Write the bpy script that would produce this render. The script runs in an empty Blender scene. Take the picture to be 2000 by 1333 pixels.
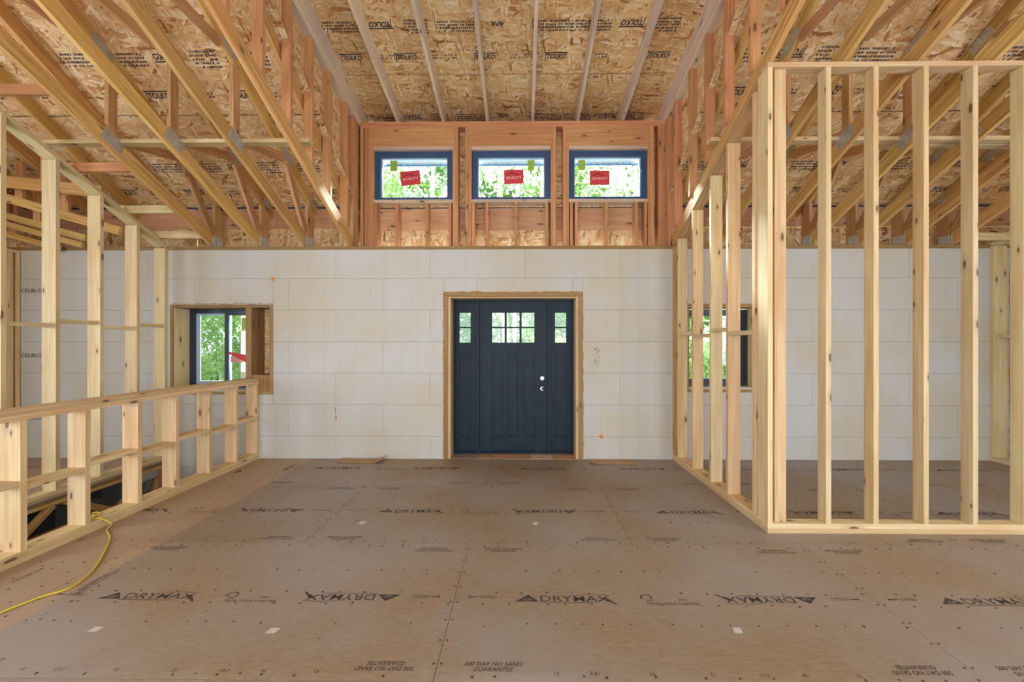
import bpy, bmesh, math, random
from mathutils import Vector, Matrix

random.seed(7)
SC = bpy.context.scene
COL = SC.collection

# ------------------------------------------------------------------ camera
H = 1.492
cam_d = bpy.data.cameras.new('camera')
cam = bpy.data.objects.new('camera', cam_d)
COL.objects.link(cam)
cam.location = (0, 0, H)
cam.rotation_euler = (math.radians(90), 0, math.radians(0.6))
cam_d.sensor_width = 36
cam_d.lens = 792 / 2000 * 36
cam_d.shift_x = -0.0051
cam_d.shift_y = 0.00175
cam_d.clip_start = 0.05
cam_d.clip_end = 300
SC.camera = cam

# ------------------------------------------------------------------ world, lights, exposure
SC.view_settings.view_transform = 'Standard'
SC.view_settings.look = 'None'
SC.view_settings.gamma = 1
SC.view_settings.use_curve_mapping = False
SC.view_settings.exposure = 0.48
W = bpy.data.worlds.new('sky')
SC.world = W
W.use_nodes = True
wn = W.node_tree.nodes
bg = wn['Background']
bg.inputs[0].default_value = (0.78, 0.89, 1.0, 1)
bg.inputs[1].default_value = 1.9

def area(name, loc, rot, sx, sy, power, col=(1, 1, 1), spread=math.pi):
    d = bpy.data.lights.new(name, 'AREA')
    d.shape = 'RECTANGLE'; d.size = sx; d.size_y = sy
    d.energy = power; d.color = col; d.spread = spread
    o = bpy.data.objects.new(name, d)
    COL.objects.link(o)
    o.location = loc; o.rotation_euler = rot
    return o
R90 = math.radians(90)
# daylight through the tall glazed openings of the back wall (behind the camera)
area('daylight_back_window', (-3.2, -5.2, 1.7), (R90, 0, 0), 3.0, 2.6, 85, (0.80, 0.88, 1.0))
area('daylight_back_window', (0.2, -5.2, 2.6), (R90, 0, 0), 3.4, 4.2, 180, (0.86, 0.92, 1.0))
area('daylight_back_window', (3.8, -5.2, 1.7), (R90, 0, 0), 3.0, 2.6, 85, (0.80, 0.88, 1.0))
# added side fill lamps inside the windowless side walls, beside and behind the camera
area('left_side_fill', (-6.62, 0.2, 1.75), (R90, 0, -R90), 3.2, 1.9, 190, (0.80, 0.89, 1.0))
area('right_side_fill', (6.24, -0.2, 1.75), (R90, 0, R90), 3.2, 1.9, 150, (0.80, 0.89, 1.0))
# added lamp standing in for bright sky, higher than anything the windows show
area('front_fill_lamp', (-0.1, 9.3, 7.25), (-math.radians(76), 0, 0), 12.0, 2.0, 52000, (0.76, 0.85, 1.0))

# ------------------------------------------------------------------ materials
def newmat(name):
    m = bpy.data.materials.new(name); m.use_nodes = True
    nt = m.node_tree
    return m, nt, nt.nodes, nt.links, nt.nodes['Principled BSDF']

def plain(name, col, rough=0.6, metal=0.0, noise=0.0, scale=20, bump=0.0):
    m, nt, N, L, P = newmat(name)
    P.inputs['Roughness'].default_value = rough
    P.inputs['Metallic'].default_value = metal
    if noise > 0:
        tc = N.new('ShaderNodeTexCoord')
        n = N.new('ShaderNodeTexNoise'); n.inputs['Scale'].default_value = scale; n.inputs['Detail'].default_value = 5
        L.new(tc.outputs['Object'], n.inputs['Vector'])
        r = N.new('ShaderNodeValToRGB')
        r.color_ramp.elements[0].color = tuple(c * (1 - noise) for c in col) + (1,)
        r.color_ramp.elements[1].color = tuple(min(1, c * (1 + noise)) for c in col) + (1,)
        r.color_ramp.elements[0].position = 0.3; r.color_ramp.elements[1].position = 0.7
        L.new(n.outputs['Fac'], r.inputs['Fac']); L.new(r.outputs['Color'], P.inputs['Base Color'])
        if bump:
            b = N.new('ShaderNodeBump'); b.inputs['Strength'].default_value = bump; b.inputs['Distance'].default_value = 0.002
            L.new(n.outputs['Fac'], b.inputs['Height']); L.new(b.outputs['Normal'], P.inputs['Normal'])
    else:
        P.inputs['Base Color'].default_value = tuple(col) + (1,)
    return m

def mth(N, L, op, a, b=None, clamp=False):
    n = N.new('ShaderNodeMath'); n.operation = op; n.use_clamp = clamp
    for i, v in enumerate((a, b)):
        if v is None: continue
        if isinstance(v, (int, float)): n.inputs[i].default_value = v
        else: L.new(v, n.inputs[i])
    return n.outputs[0]

def mixc(N, L, fac, a, b, mode='MIX'):
    n = N.new('ShaderNodeMix'); n.data_type = 'RGBA'; n.blend_type = mode
    if isinstance(fac, (int, float)): n.inputs[0].default_value = fac
    else: L.new(fac, n.inputs[0])
    for i, v in ((6, a), (7, b)):
        if isinstance(v, tuple): n.inputs[i].default_value = v + (1,) if len(v) == 3 else v
        else: L.new(v, n.inputs[i])
    return n.outputs[2]

def wood(name, light, dark, alt, knots=0.5, rough=0.65):
    """UV: u along the board in metres, v across."""
    m, nt, N, L, P = newmat(name)
    uv = N.new('ShaderNodeUVMap')
    oi = N.new('ShaderNodeObjectInfo')
    off = N.new('ShaderNodeVectorMath'); off.operation = 'ADD'
    cmb = N.new('ShaderNodeCombineXYZ')
    L.new(mth(N, L, 'MULTIPLY', oi.outputs['Random'], 37.0), cmb.inputs[0])
    L.new(mth(N, L, 'MULTIPLY', oi.outputs['Random'], 91.0), cmb.inputs[1])
    L.new(uv.outputs[0], off.inputs[0]); L.new(cmb.outputs[0], off.inputs[1])
    # grain
    mp = N.new('ShaderNodeMapping'); mp.inputs['Scale'].default_value = (0.9, 26, 1)
    L.new(off.outputs[0], mp.inputs[0])
    g = N.new('ShaderNodeTexNoise'); g.noise_dimensions = '2D'
    g.inputs['Scale'].default_value = 1.6; g.inputs['Detail'].default_value = 6; g.inputs['Distortion'].default_value = 0.5
    L.new(mp.outputs[0], g.inputs['Vector'])
    rg = N.new('ShaderNodeValToRGB')
    rg.color_ramp.elements[0].position = 0.32; rg.color_ramp.elements[0].color = dark + (1,)
    rg.color_ramp.elements[1].position = 0.62; rg.color_ramp.elements[1].color = light + (1,)
    L.new(g.outputs['Fac'], rg.inputs['Fac'])
    # broad stain along the board
    mp2 = N.new('ShaderNodeMapping'); mp2.inputs['Scale'].default_value = (1.1, 9, 1)
    L.new(off.outputs[0], mp2.inputs[0])
    g2 = N.new('ShaderNodeTexNoise'); g2.noise_dimensions = '2D'; g2.inputs['Scale'].default_value = 1.0; g2.inputs['Detail'].default_value = 2
    L.new(mp2.outputs[0], g2.inputs['Vector'])
    f2 = mth(N, L, 'MULTIPLY', mth(N, L, 'SUBTRACT', g2.outputs['Fac'], 0.45, True), 3.2, True)
    c = mixc(N, L, f2, rg.outputs['Color'], alt)
    # board to board difference
    hs = N.new('ShaderNodeHueSaturation')
    L.new(c, hs.inputs['Color'])
    L.new(mth(N, L, 'ADD', mth(N, L, 'MULTIPLY', oi.outputs['Random'], 0.24), 0.88), hs.inputs['Value'])
    r2 = mth(N, L, 'FRACT', mth(N, L, 'MULTIPLY', oi.outputs['Random'], 17.3))
    L.new(mth(N, L, 'ADD', mth(N, L, 'MULTIPLY', r2, 0.02), 0.49), hs.inputs['Hue'])
    c = hs.outputs['Color']
    # knots
    mp3 = N.new('ShaderNodeMapping'); mp3.inputs['Scale'].default_value = (2.6, 7.5, 1)
    L.new(off.outputs[0], mp3.inputs[0])
    v = N.new('ShaderNodeTexVoronoi'); v.voronoi_dimensions = '2D'; v.inputs['Scale'].default_value = 1.0
    L.new(mp3.outputs[0], v.inputs['Vector'])
    sp = N.new('ShaderNodeSeparateColor'); L.new(v.outputs['Color'], sp.inputs[0])
    gate = mth(N, L, 'LESS_THAN', sp.outputs[0], knots)
    size = mth(N, L, 'ADD', mth(N, L, 'MULTIPLY', sp.outputs[1], 0.07), 0.045)
    k = mth(N, L, 'MULTIPLY', mth(N, L, 'SUBTRACT', 1.0, mth(N, L, 'DIVIDE', v.outputs['Distance'], size), True), 4.0, True)
    halo = mth(N, L, 'MULTIPLY', mth(N, L, 'SUBTRACT', 1.0, mth(N, L, 'DIVIDE', v.outputs['Distance'], mth(N, L, 'MULTIPLY', size, 3.0)), True), 0.55, True)
    c = mixc(N, L, mth(N, L, 'MULTIPLY', halo, gate), c, tuple(x * 0.55 for x in alt))
    c = mixc(N, L, mth(N, L, 'MULTIPLY', mth(N, L, 'MULTIPLY', k, gate), 0.85), c, (0.11, 0.045, 0.018))
    L.new(c, P.inputs['Base Color'])
    P.inputs['Roughness'].default_value = rough
    b = N.new('ShaderNodeBump'); b.inputs['Strength'].default_value = 0.25; b.inputs['Distance'].default_value = 0.0015
    L.new(g.outputs['Fac'], b.inputs['Height']); L.new(b.outputs['Normal'], P.inputs['Normal'])
    return m

def osb(name, ramp, sc=1.0, along=0.0):
    m, nt, N, L, P = newmat(name)
    uv = N.new('ShaderNodeUVMap'); oi = N.new('ShaderNodeObjectInfo')
    cmb = N.new('ShaderNodeCombineXYZ')
    L.new(mth(N, L, 'MULTIPLY', oi.outputs['Random'], 57.0), cmb.inputs[0])
    L.new(mth(N, L, 'MULTIPLY', oi.outputs['Random'], 31.0), cmb.inputs[1])
    off = N.new('ShaderNodeVectorMath'); off.operation = 'ADD'
    L.new(uv.outputs[0], off.inputs[0]); L.new(cmb.outputs[0], off.inputs[1])
    dn = N.new('ShaderNodeTexNoise'); dn.noise_dimensions = '2D'; dn.inputs['Scale'].default_value = 14 * sc; dn.inputs['Detail'].default_value = 3
    L.new(off.outputs[0], dn.inputs['Vector'])
    dv = N.new('ShaderNodeVectorMath'); dv.operation = 'SCALE'; dv.inputs['Scale'].default_value = 0.035 / sc
    L.new(dn.outputs['Color'], dv.inputs[0])
    o2 = N.new('ShaderNodeVectorMath'); o2.operation = 'ADD'
    L.new(off.outputs[0], o2.inputs[0]); L.new(dv.outputs[0], o2.inputs[1])
    layers = []
    for ang, sx, sy in ((0.15, 8, 42), (-0.35, 10, 48), (0.6, 11, 55), (-0.1, 7, 38), (1.7, 13, 60)):
        mp = N.new('ShaderNodeMapping')
        mp.inputs['Rotation'].default_value = (0, 0, ang + along)
        mp.inputs['Location'].default_value = (ang * 13.1, ang * 7.7, 0)
        rot = N.new('ShaderNodeMapping'); rot.inputs['Scale'].default_value = (sx * sc, sy * sc, 1)
        L.new(o2.outputs[0], mp.inputs[0]); L.new(mp.outputs[0], rot.inputs[0])
        v = N.new('ShaderNodeTexVoronoi'); v.voronoi_dimensions = '2D'; v.inputs['Scale'].default_value = 1
        L.new(rot.outputs[0], v.inputs['Vector'])
        s = N.new('ShaderNodeSeparateColor'); L.new(v.outputs['Color'], s.inputs[0])
        layers.append((s.outputs[0], s.outputs[1], v.outputs['Distance']))
    val = layers[0][0]; dist = layers[0][2]
    for (a, g, d), th in zip(layers[1:], (0.5, 0.6, 0.65, 0.8)):
        mask = mth(N, L, 'GREATER_THAN', g, th)
        mx = N.new('ShaderNodeMix'); mx.data_type = 'FLOAT'
        L.new(mask, mx.inputs[0]); L.new(val, mx.inputs[2]); L.new(a, mx.inputs[3]); val = mx.outputs[0]
        mx = N.new('ShaderNodeMix'); mx.data_type = 'FLOAT'
        L.new(mask, mx.inputs[0]); L.new(dist, mx.inputs[2]); L.new(d, mx.inputs[3]); dist = mx.outputs[0]
    r = N.new('ShaderNodeValToRGB')
    e = r.color_ramp.elements
    e[0].position = ramp[0][0]; e[0].color = ramp[0][1] + (1,)
    e[1].position = ramp[-1][0]; e[1].color = ramp[-1][1] + (1,)
    for p_, c_ in ramp[1:-1]:
        q = e.new(p_); q.color = c_ + (1,)
    L.new(val, r.inputs['Fac'])
    edge = mth(N, L, 'MULTIPLY', mth(N, L, 'SUBTRACT', dist, 0.60, True), 1.2, True)
    c = mixc(N, L, edge, r.outputs['Color'], (0.12, 0.055, 0.02))
    fn = N.new('ShaderNodeTexNoise'); fn.noise_dimensions = '2D'; fn.inputs['Scale'].default_value = 60; fn.inputs['Detail'].default_value = 4
    L.new(off.outputs[0], fn.inputs['Vector'])
    c = mixc(N, L, 0.35, c, mixc(N, L, 1.0, c, fn.outputs['Fac'], 'MULTIPLY'))
    hs = N.new('ShaderNodeHueSaturation'); L.new(c, hs.inputs['Color'])
    L.new(mth(N, L, 'ADD', mth(N, L, 'MULTIPLY', oi.outputs['Random'], 0.16), 1.02), hs.inputs['Value'])
    L.new(hs.outputs['Color'], P.inputs['Base Color'])
    P.inputs['Roughness'].default_value = 0.62
    b = N.new('ShaderNodeBump'); b.inputs['Strength'].default_value = 0.35; b.inputs['Distance'].default_value = 0.002
    L.new(val, b.inputs['Height']); L.new(b.outputs['Normal'], P.inputs['Normal'])
    return m

M = {}
M['pine'] = wood('pale_pine', (0.69, 0.52, 0.285), (0.59, 0.40, 0.195), (0.57, 0.35, 0.155), 0.42)
M['spruce'] = wood('cream_spruce', (0.69, 0.56, 0.32), (0.60, 0.46, 0.235), (0.58, 0.41, 0.20), 0.35)
M['fir'] = wood('orange_fir', (0.62, 0.31, 0.14), (0.47, 0.21, 0.085), (0.54, 0.25, 0.11), 0.3)
M['truss'] = wood('ochre_truss_pine', (0.67, 0.43, 0.15), (0.42, 0.225, 0.06), (0.56, 0.30, 0.09), 0.18)
M['treated'] = wood('treated_lumber', (0.34, 0.22, 0.085), (0.24, 0.14, 0.05), (0.27, 0.15, 0.045), 0.2)
M['greyish'] = wood('weathered_pale_pine', (0.68, 0.52, 0.39), (0.55, 0.40, 0.29), (0.48, 0.39, 0.34), 0.3)
M['rim'] = wood('rim_board', (0.62, 0.37, 0.21), (0.54, 0.29, 0.15), (0.48, 0.25, 0.13), 0.5)
M['trussweb'] = wood('tan_web_wood', (0.60, 0.36, 0.17), (0.44, 0.23, 0.09), (0.50, 0.26, 0.12), 0.2)
RAMP = [(0.0, (0.30, 0.115, 0.03)), (0.05, (0.56, 0.265, 0.085)), (0.18, (0.68, 0.395, 0.17)), (0.5, (0.77, 0.495, 0.235)), (0.75, (0.83, 0.585, 0.315)), (1.0, (0.90, 0.73, 0.50))]
M['osb'] = osb('osb_strands', RAMP, 0.8)
M['osb_wall'] = osb('osb_strands_wall', [(p, tuple(x * 0.92 for x in c)) for p, c in RAMP], 0.7, 1.57)
M['ink'] = plain('black_print_ink', (0.035, 0.035, 0.05), 0.8)
M['ink_floor'] = plain('grey_print_ink', (0.06, 0.048, 0.042), 0.8)
M['nail'] = plain('dark_nail_mark', (0.07, 0.05, 0.04), 0.7)
M['steel'] = plain('galvanized_steel', (0.55, 0.55, 0.50), 0.42, 0.6, 0.2, 60)
M['door'] = plain('slate_blue_door_paint', (0.009, 0.023, 0.036), 0.5, 0.0, 0.25, 5)
M['door'].node_tree.nodes['Principled BSDF'].inputs['Specular IOR Level'].default_value = 0.25
M['doordark'] = plain('dark_door_joint', (0.006, 0.010, 0.016), 0.5)
M['frame_blue'] = plain('blue_black_window_frame', (0.035, 0.085, 0.21), 0.35)
M['frame_dark'] = plain('charcoal_window_frame', (0.022, 0.030, 0.042), 0.35)
M['sash'] = plain('pale_blue_sash', (0.42, 0.55, 0.68), 0.4)
M['chrome'] = plain('polished_nickel', (0.75, 0.75, 0.72), 0.2, 1.0)
M['red'] = plain('red_sticker', (0.62, 0.045, 0.06), 0.5)
M['pink'] = plain('pink_sticker_back', (0.75, 0.28, 0.30), 0.6)
M['darkred'] = plain('dark_red_print', (0.22, 0.01, 0.02), 0.5)
M['white'] = plain('white_print', (0.85, 0.8, 0.8), 0.5)
M['green'] = plain('green_sticker', (0.33, 0.50, 0.06), 0.5)
M['foam_orange'] = plain('orange_spray_foam', (0.62, 0.27, 0.05), 0.9, 0, 0.35, 40, 0.6)
M['cord'] = plain('yellow_cord', (0.66, 0.50, 0.035), 0.45)
M['card'] = plain('brown_cardboard', (0.42, 0.26, 0.14), 0.85, 0, 0.12, 30)
M['concrete'] = plain('grey_concrete', (0.3, 0.29, 0.27), 0.9, 0, 0.2, 4)
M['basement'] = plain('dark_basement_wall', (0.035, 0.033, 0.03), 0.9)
M['membrane'] = plain('dark_blue_membrane', (0.02, 0.035, 0.07), 0.5)
M['paper'] = plain('off_white_paper', (0.60, 0.585, 0.56), 0.8)
M['bark'] = plain('grey_bark', (0.32, 0.29, 0.25), 0.9, 0, 0.4, 12)
M['birch'] = plain('white_birch_bark', (0.72, 0.69, 0.64), 0.8, 0, 0.2, 9)
M['soil'] = plain('forest_ground', (0.20, 0.22, 0.08), 0.95, 0, 0.4, 2)
M['soffit'] = plain('blue_grey_soffit', (0.45, 0.55, 0.66), 0.5)

def leafmat(name, col):
    m, nt, N, L, P = newmat(name)
    out = N['Material Output']
    tc = N.new('ShaderNodeTexCoord')
    n = N.new('ShaderNodeTexNoise'); n.inputs['Scale'].default_value = 3.0
    L.new(tc.outputs['Object'], n.inputs['Vector'])
    r = N.new('ShaderNodeValToRGB')
    r.color_ramp.elements[0].position = 0.35; r.color_ramp.elements[1].position = 0.65
    r.color_ramp.elements[0].color = tuple(c * 0.6 for c in col) + (1,)
    r.color_ramp.elements[1].color = tuple(min(1, c * 1.25) for c in col) + (1,)
    L.new(n.outputs['Fac'], r.inputs['Fac'])
    L.new(r.outputs['Color'], P.inputs['Base Color'])
    P.inputs['Roughness'].default_value = 0.6
    t = N.new('ShaderNodeBsdfTranslucent'); L.new(r.outputs['Color'], t.inputs['Color'])
    mx = N.new('ShaderNodeMixShader'); mx.inputs[0].default_value = 0.5
    L.new(P.outputs[0], mx.inputs[1]); L.new(t.outputs[0], mx.inputs[2]); L.new(mx.outputs[0], out.inputs[0])
    return m
M['leaf'] = leafmat('spring_leaves', (0.36, 0.56, 0.19))
M['leaf2'] = leafmat('deep_green_leaves', (0.20, 0.42, 0.12))

def glassmat(name, tint=(1, 1, 1)):
    m, nt, N, L, P = newmat(name)
    out = N['Material Output']
    t = N.new('ShaderNodeBsdfTransparent'); t.inputs[0].default_value = tint + (1,)
    g = N.new('ShaderNodeBsdfGlossy'); g.inputs['Roughness'].default_value = 0.02
    f = N.new('ShaderNodeFresnel'); f.inputs['IOR'].default_value = 1.45
    mx = N.new('ShaderNodeMixShader')
    L.new(f.outputs[0], mx.inputs[0]); L.new(t.outputs[0], mx.inputs[1]); L.new(g.outputs[0], mx.inputs[2])
    L.new(mx.outputs[0], out.inputs[0])
    return m
M['glass'] = glassmat('clear_glass', (0.95, 1.0, 0.97))

def foammat():
    m, nt, N, L, P = newmat('white_foam')
    uv = N.new('ShaderNodeUVMap'); tc = N.new('ShaderNodeTexCoord'); oi = N.new('ShaderNodeObjectInfo')
    geo = N.new('ShaderNodeNewGeometry')
    sx = N.new('ShaderNodeSeparateXYZ'); L.new(geo.outputs['Position'], sx.inputs[0])
    # moulded ribs: fine lines every inch, a stronger web line every eight inches
    xy = mth(N, L, 'ADD', sx.outputs[0], sx.outputs[1])
    f1 = mth(N, L, 'FRACT', mth(N, L, 'MULTIPLY', xy, 39.4))
    rib = mth(N, L, 'LESS_THAN', f1, 0.16)
    f8 = mth(N, L, 'FRACT', mth(N, L, 'MULTIPLY', xy, 4.921))
    web = mth(N, L, 'LESS_THAN', f8, 0.05)
    n = N.new('ShaderNodeTexNoise'); n.inputs['Scale'].default_value = 1.3; n.inputs['Detail'].default_value = 4
    L.new(geo.outputs['Position'], n.inputs['Vector'])
    r = N.new('ShaderNodeValToRGB')
    r.color_ramp.elements[0].position = 0.36; r.color_ramp.elements[0].color = (0.54, 0.545, 0.53, 1)
    r.color_ramp.elements[1].position = 0.66; r.color_ramp.elements[1].color = (0.53, 0.49, 0.39, 1)
    L.new(n.outputs['Fac'], r.inputs['Fac'])
    gate = N.new('ShaderNodeTexNoise'); gate.inputs['Scale'].default_value = 2.1; gate.inputs['Detail'].default_value = 1
    L.new(geo.outputs['Position'], gate.inputs['Vector'])
    gm = mth(N, L, 'MULTIPLY', mth(N, L, 'SUBTRACT', gate.outputs['Fac'], 0.38, True), 3.0, True)
    c = mixc(N, L, mth(N, L, 'MULTIPLY', mth(N, L, 'MULTIPLY', rib, gm), 0.24), r.outputs['Color'], (0.42, 0.36, 0.26))
    c = mixc(N, L, mth(N, L, 'MULTIPLY', web, 0.22), c, (0.40, 0.36, 0.28))
    # drips and specks
    mp = N.new('ShaderNodeMapping'); mp.inputs['Scale'].default_value = (3.0, 3.0, 1.0)
    L.new(geo.outputs['Position'], mp.inputs[0])
    v = N.new('ShaderNodeTexVoronoi'); v.inputs['Scale'].default_value = 1.6
    L.new(mp.outputs[0], v.inputs['Vector'])
    k = mth(N, L, 'MULTIPLY', mth(N, L, 'SUBTRACT', 0.035, v.outputs['Distance'], True), 30, True)
    c = mixc(N, L, k, c, (0.25, 0.19, 0.12))
    L.new(c, P.inputs['Base Color']); P.inputs['Roughness'].default_value = 0.8
    h = mth(N, L, 'SUBTRACT', 1.0, rib)
    b = N.new('ShaderNodeBump'); b.inputs['Strength'].default_value = 0.12; b.inputs['Distance'].default_value = 0.002
    L.new(h, b.inputs['Height']); L.new(b.outputs['Normal'], P.inputs['Normal'])
    return m
M['foam'] = foammat()

def floormat():
    m, nt, N, L, P = newmat('coated_floor_board')
    geo = N.new('ShaderNodeNewGeometry'); oi = N.new('ShaderNodeObjectInfo')
    sx = N.new('ShaderNodeSeparateXYZ'); L.new(geo.outputs['Position'], sx.inputs[0])
    mp = N.new('ShaderNodeMapping'); mp.inputs['Scale'].default_value = (5, 22, 1)
    L.new(geo.outputs['Position'], mp.inputs[0])
    n = N.new('ShaderNodeTexNoise'); n.inputs['Scale'].default_value = 3.0; n.inputs['Detail'].default_value = 10; n.inputs['Roughness'].default_value = 0.8
    n.inputs['Distortion'].default_value = 0.6
    L.new(mp.outputs[0], n.inputs['Vector'])
    r = N.new('ShaderNodeValToRGB'); e = r.color_ramp.elements
    e[0].position = 0.28; e[0].color = (0.21, 0.145, 0.09, 1)
    e[1].position = 0.72; e[1].color = (0.39, 0.30, 0.205, 1)
    q = e.new(0.5); q.color = (0.31, 0.227, 0.145, 1)
    L.new(n.outputs['Fac'], r.inputs['Fac'])
    big = N.new('ShaderNodeTexNoise'); big.inputs['Scale'].default_value = 0.9; big.inputs['Detail'].default_value = 5
    L.new(geo.outputs['Position'], big.inputs['Vector'])
    # dusty wear fading with distance from the back of the house, warmer toned strip along the half wall
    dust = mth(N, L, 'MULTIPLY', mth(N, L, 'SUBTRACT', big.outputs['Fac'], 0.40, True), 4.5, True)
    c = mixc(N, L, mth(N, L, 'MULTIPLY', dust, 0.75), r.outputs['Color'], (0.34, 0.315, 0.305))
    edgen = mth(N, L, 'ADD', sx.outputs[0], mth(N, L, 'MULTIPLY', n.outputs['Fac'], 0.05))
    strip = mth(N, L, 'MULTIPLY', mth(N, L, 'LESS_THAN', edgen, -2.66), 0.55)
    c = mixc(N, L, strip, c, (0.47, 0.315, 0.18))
    hs = N.new('ShaderNodeHueSaturation'); L.new(c, hs.inputs['Color'])
    L.new(mth(N, L, 'ADD', mth(N, L, 'MULTIPLY', oi.outputs['Random'], 0.10), 0.95), hs.inputs['Value'])
    # specks
    v = N.new('ShaderNodeTexVoronoi'); v.inputs['Scale'].default_value = 7
    L.new(geo.outputs['Position'], v.inputs['Vector'])
    s = N.new('ShaderNodeSeparateColor'); L.new(v.outputs['Color'], s.inputs[0])
    k = mth(N, L, 'MULTIPLY', mth(N, L, 'MULTIPLY', mth(N, L, 'SUBTRACT', 0.07, v.outputs['Distance'], True), 25, True), mth(N, L, 'GREATER_THAN', s.outputs[0], 0.6))
    c = mixc(N, L, mth(N, L, 'MULTIPLY', k, 0.75), hs.outputs['Color'], (0.12, 0.07, 0.04))
    L.new(c, P.inputs['Base Color'])
    P.inputs['Roughness'].default_value = 0.55
    rr = mth(N, L, 'ADD', mth(N, L, 'MULTIPLY', n.outputs['Fac'], 0.2), 0.42)
    L.new(rr, P.inputs['Roughness'])
    b = N.new('ShaderNodeBump'); b.inputs['Strength'].default_value = 0.3; b.inputs['Distance'].default_value = 0.002
    L.new(n.outputs['Fac'], b.inputs['Height']); L.new(b.outputs['Normal'], P.inputs['Normal'])
    return m
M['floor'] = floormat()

# ------------------------------------------------------------------ helpers
def tag(o, label=None, cat=None, group=None, kind=None):
    if label: o['label'] = label
    if cat: o['category'] = cat
    if group: o['group'] = group
    if kind: o['kind'] = kind
    return o

def empty(name, loc=(0, 0, 0)):
    o = bpy.data.objects.new(name, None)
    COL.objects.link(o); o.location = loc; o.empty_display_size = 0.1
    return o

def thing(name, label, cat, loc=(0, 0, 0), group=None):
    return tag(empty(name, loc), label, cat, group)

def struct(name, label, loc=(0, 0, 0)):
    return tag(empty(name, loc), label, None, None, 'structure')

def wpos(o):
    v = Vector(o.location)
    while o.parent:
        o = o.parent; v += Vector(o.location)
    return v

def link(name, me, mat, parent=None, loc=(0, 0, 0), rot=None):
    o = bpy.data.objects.new(name, me)
    COL.objects.link(o)
    loc = Vector(loc)
    if parent is not None:
        loc = loc - wpos(parent); o.parent = parent
    if rot is None: o.location = loc
    else: o.matrix_basis = Matrix.Translation(loc) @ rot.to_4x4()
    if mat is not None and len(me.materials) == 0: me.materials.append(mat)
    return o

_cache = {}
def boxmesh(L_, Wd, T, mat, key=None):
    """box centred on the origin, length on local x, width y, thickness z; u along length"""
    k = (round(L_, 4), round(Wd, 4), round(T, 4), mat.name)
    if k in _cache: return _cache[k]
    a, b, c = L_ / 2, Wd / 2, T / 2
    vs = [(-a, -b, -c), (a, -b, -c), (a, b, -c), (-a, b, -c), (-a, -b, c), (a, -b, c), (a, b, c), (-a, b, c)]
    fs = [(3, 2, 1, 0), (4, 5, 6, 7), (0, 1, 5, 4), (2, 3, 7, 6), (1, 2, 6, 5), (3, 0, 4, 7)]
    me = bpy.data.meshes.new('board')
    me.from_pydata(vs, [], fs)
    uvl = me.uv_layers.new(name='UVMap')
    offs = [0, 0.5, 1.1, 1.7, 2.3, 2.9]
    for p in me.polygons:
        for li in p.loop_indices:
            v = me.vertices[me.loops[li].vertex_index].co
            i = p.index
            if i < 2: uvv = (v.x + offs[i] * 3, v.y + offs[i])
            elif i < 4: uvv = (v.x + offs[i] * 3, v.z + offs[i])
            else: uvv = (v.z * 0.3 + offs[i] * 3, v.y + offs[i])
            uvl.data[li].uv = uvv
    me.materials.append(mat)
    _cache[k] = me
    return me

def rotm(x, z):
    x = Vector(x).normalized(); z = Vector(z)
    z = (z - x * z.dot(x)).normalized()
    y = z.cross(x)
    return Matrix((x, y, z)).transposed()

def board(name, p0, p1, width, thick, tdir, mat, parent=None):
    """tdir = direction of the thickness"""
    p0 = Vector(p0); p1 = Vector(p1)
    return link(name, boxmesh((p1 - p0).length, width, thick, mat), None, parent, (p0 + p1) / 2, rotm(p1 - p0, tdir))

def box(name, x0, x1, y0, y1, z0, z1, mat, parent=None):
    d = [x1 - x0, y1 - y0, z1 - z0]; c = ((x0 + x1) / 2, (y0 + y1) / 2, (z0 + z1) / 2)
    ax = max(range(3), key=lambda i: d[i]); th = min((i for i in range(3) if i != ax), key=lambda i: d[i])
    wd = 3 - ax - th
    ex = [Vector((1, 0, 0)), Vector((0, 1, 0)), Vector((0, 0, 1))]
    return link(name, boxmesh(d[ax], d[wd], d[th], mat), None, parent, c, rotm(ex[ax], ex[th]))

def boxes_mesh(name, lst, mat, bev=0):
    bm = bmesh.new(); uvl = bm.loops.layers.uv.new('UVMap')
    for (x0, x1, y0, y1, z0, z1) in lst:
        v = [bm.verts.new(p) for p in ((x0, y0, z0), (x1, y0, z0), (x1, y1, z0), (x0, y1, z0), (x0, y0, z1), (x1, y0, z1), (x1, y1, z1), (x0, y1, z1))]
        for f in ((3, 2, 1, 0), (4, 5, 6, 7), (0, 1, 5, 4), (2, 3, 7, 6), (1, 2, 6, 5), (3, 0, 4, 7)):
            fc = bm.faces.new([v[i] for i in f])
            for lp in fc.loops:
                lp[uvl].uv = (lp.vert.co.x + lp.vert.co.y, lp.vert.co.z)
    me = bpy.data.meshes.new(name); bm.to_mesh(me); bm.free()
    me.materials.append(mat)
    return me

def boxes(name, lst, mat, parent=None):
    xs = [v for b in lst for v in b[0:2]]; ys = [v for b in lst for v in b[2:4]]; zs = [v for b in lst for v in b[4:6]]
    c = ((min(xs) + max(xs)) / 2, (min(ys) + max(ys)) / 2, min(zs))
    l2 = [(a - c[0], b - c[0], d - c[1], e - c[1], f - c[2], g - c[2]) for a, b, d, e, f, g in lst]
    return link(name, boxes_mesh(name, l2, mat), None, parent, c)

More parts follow.
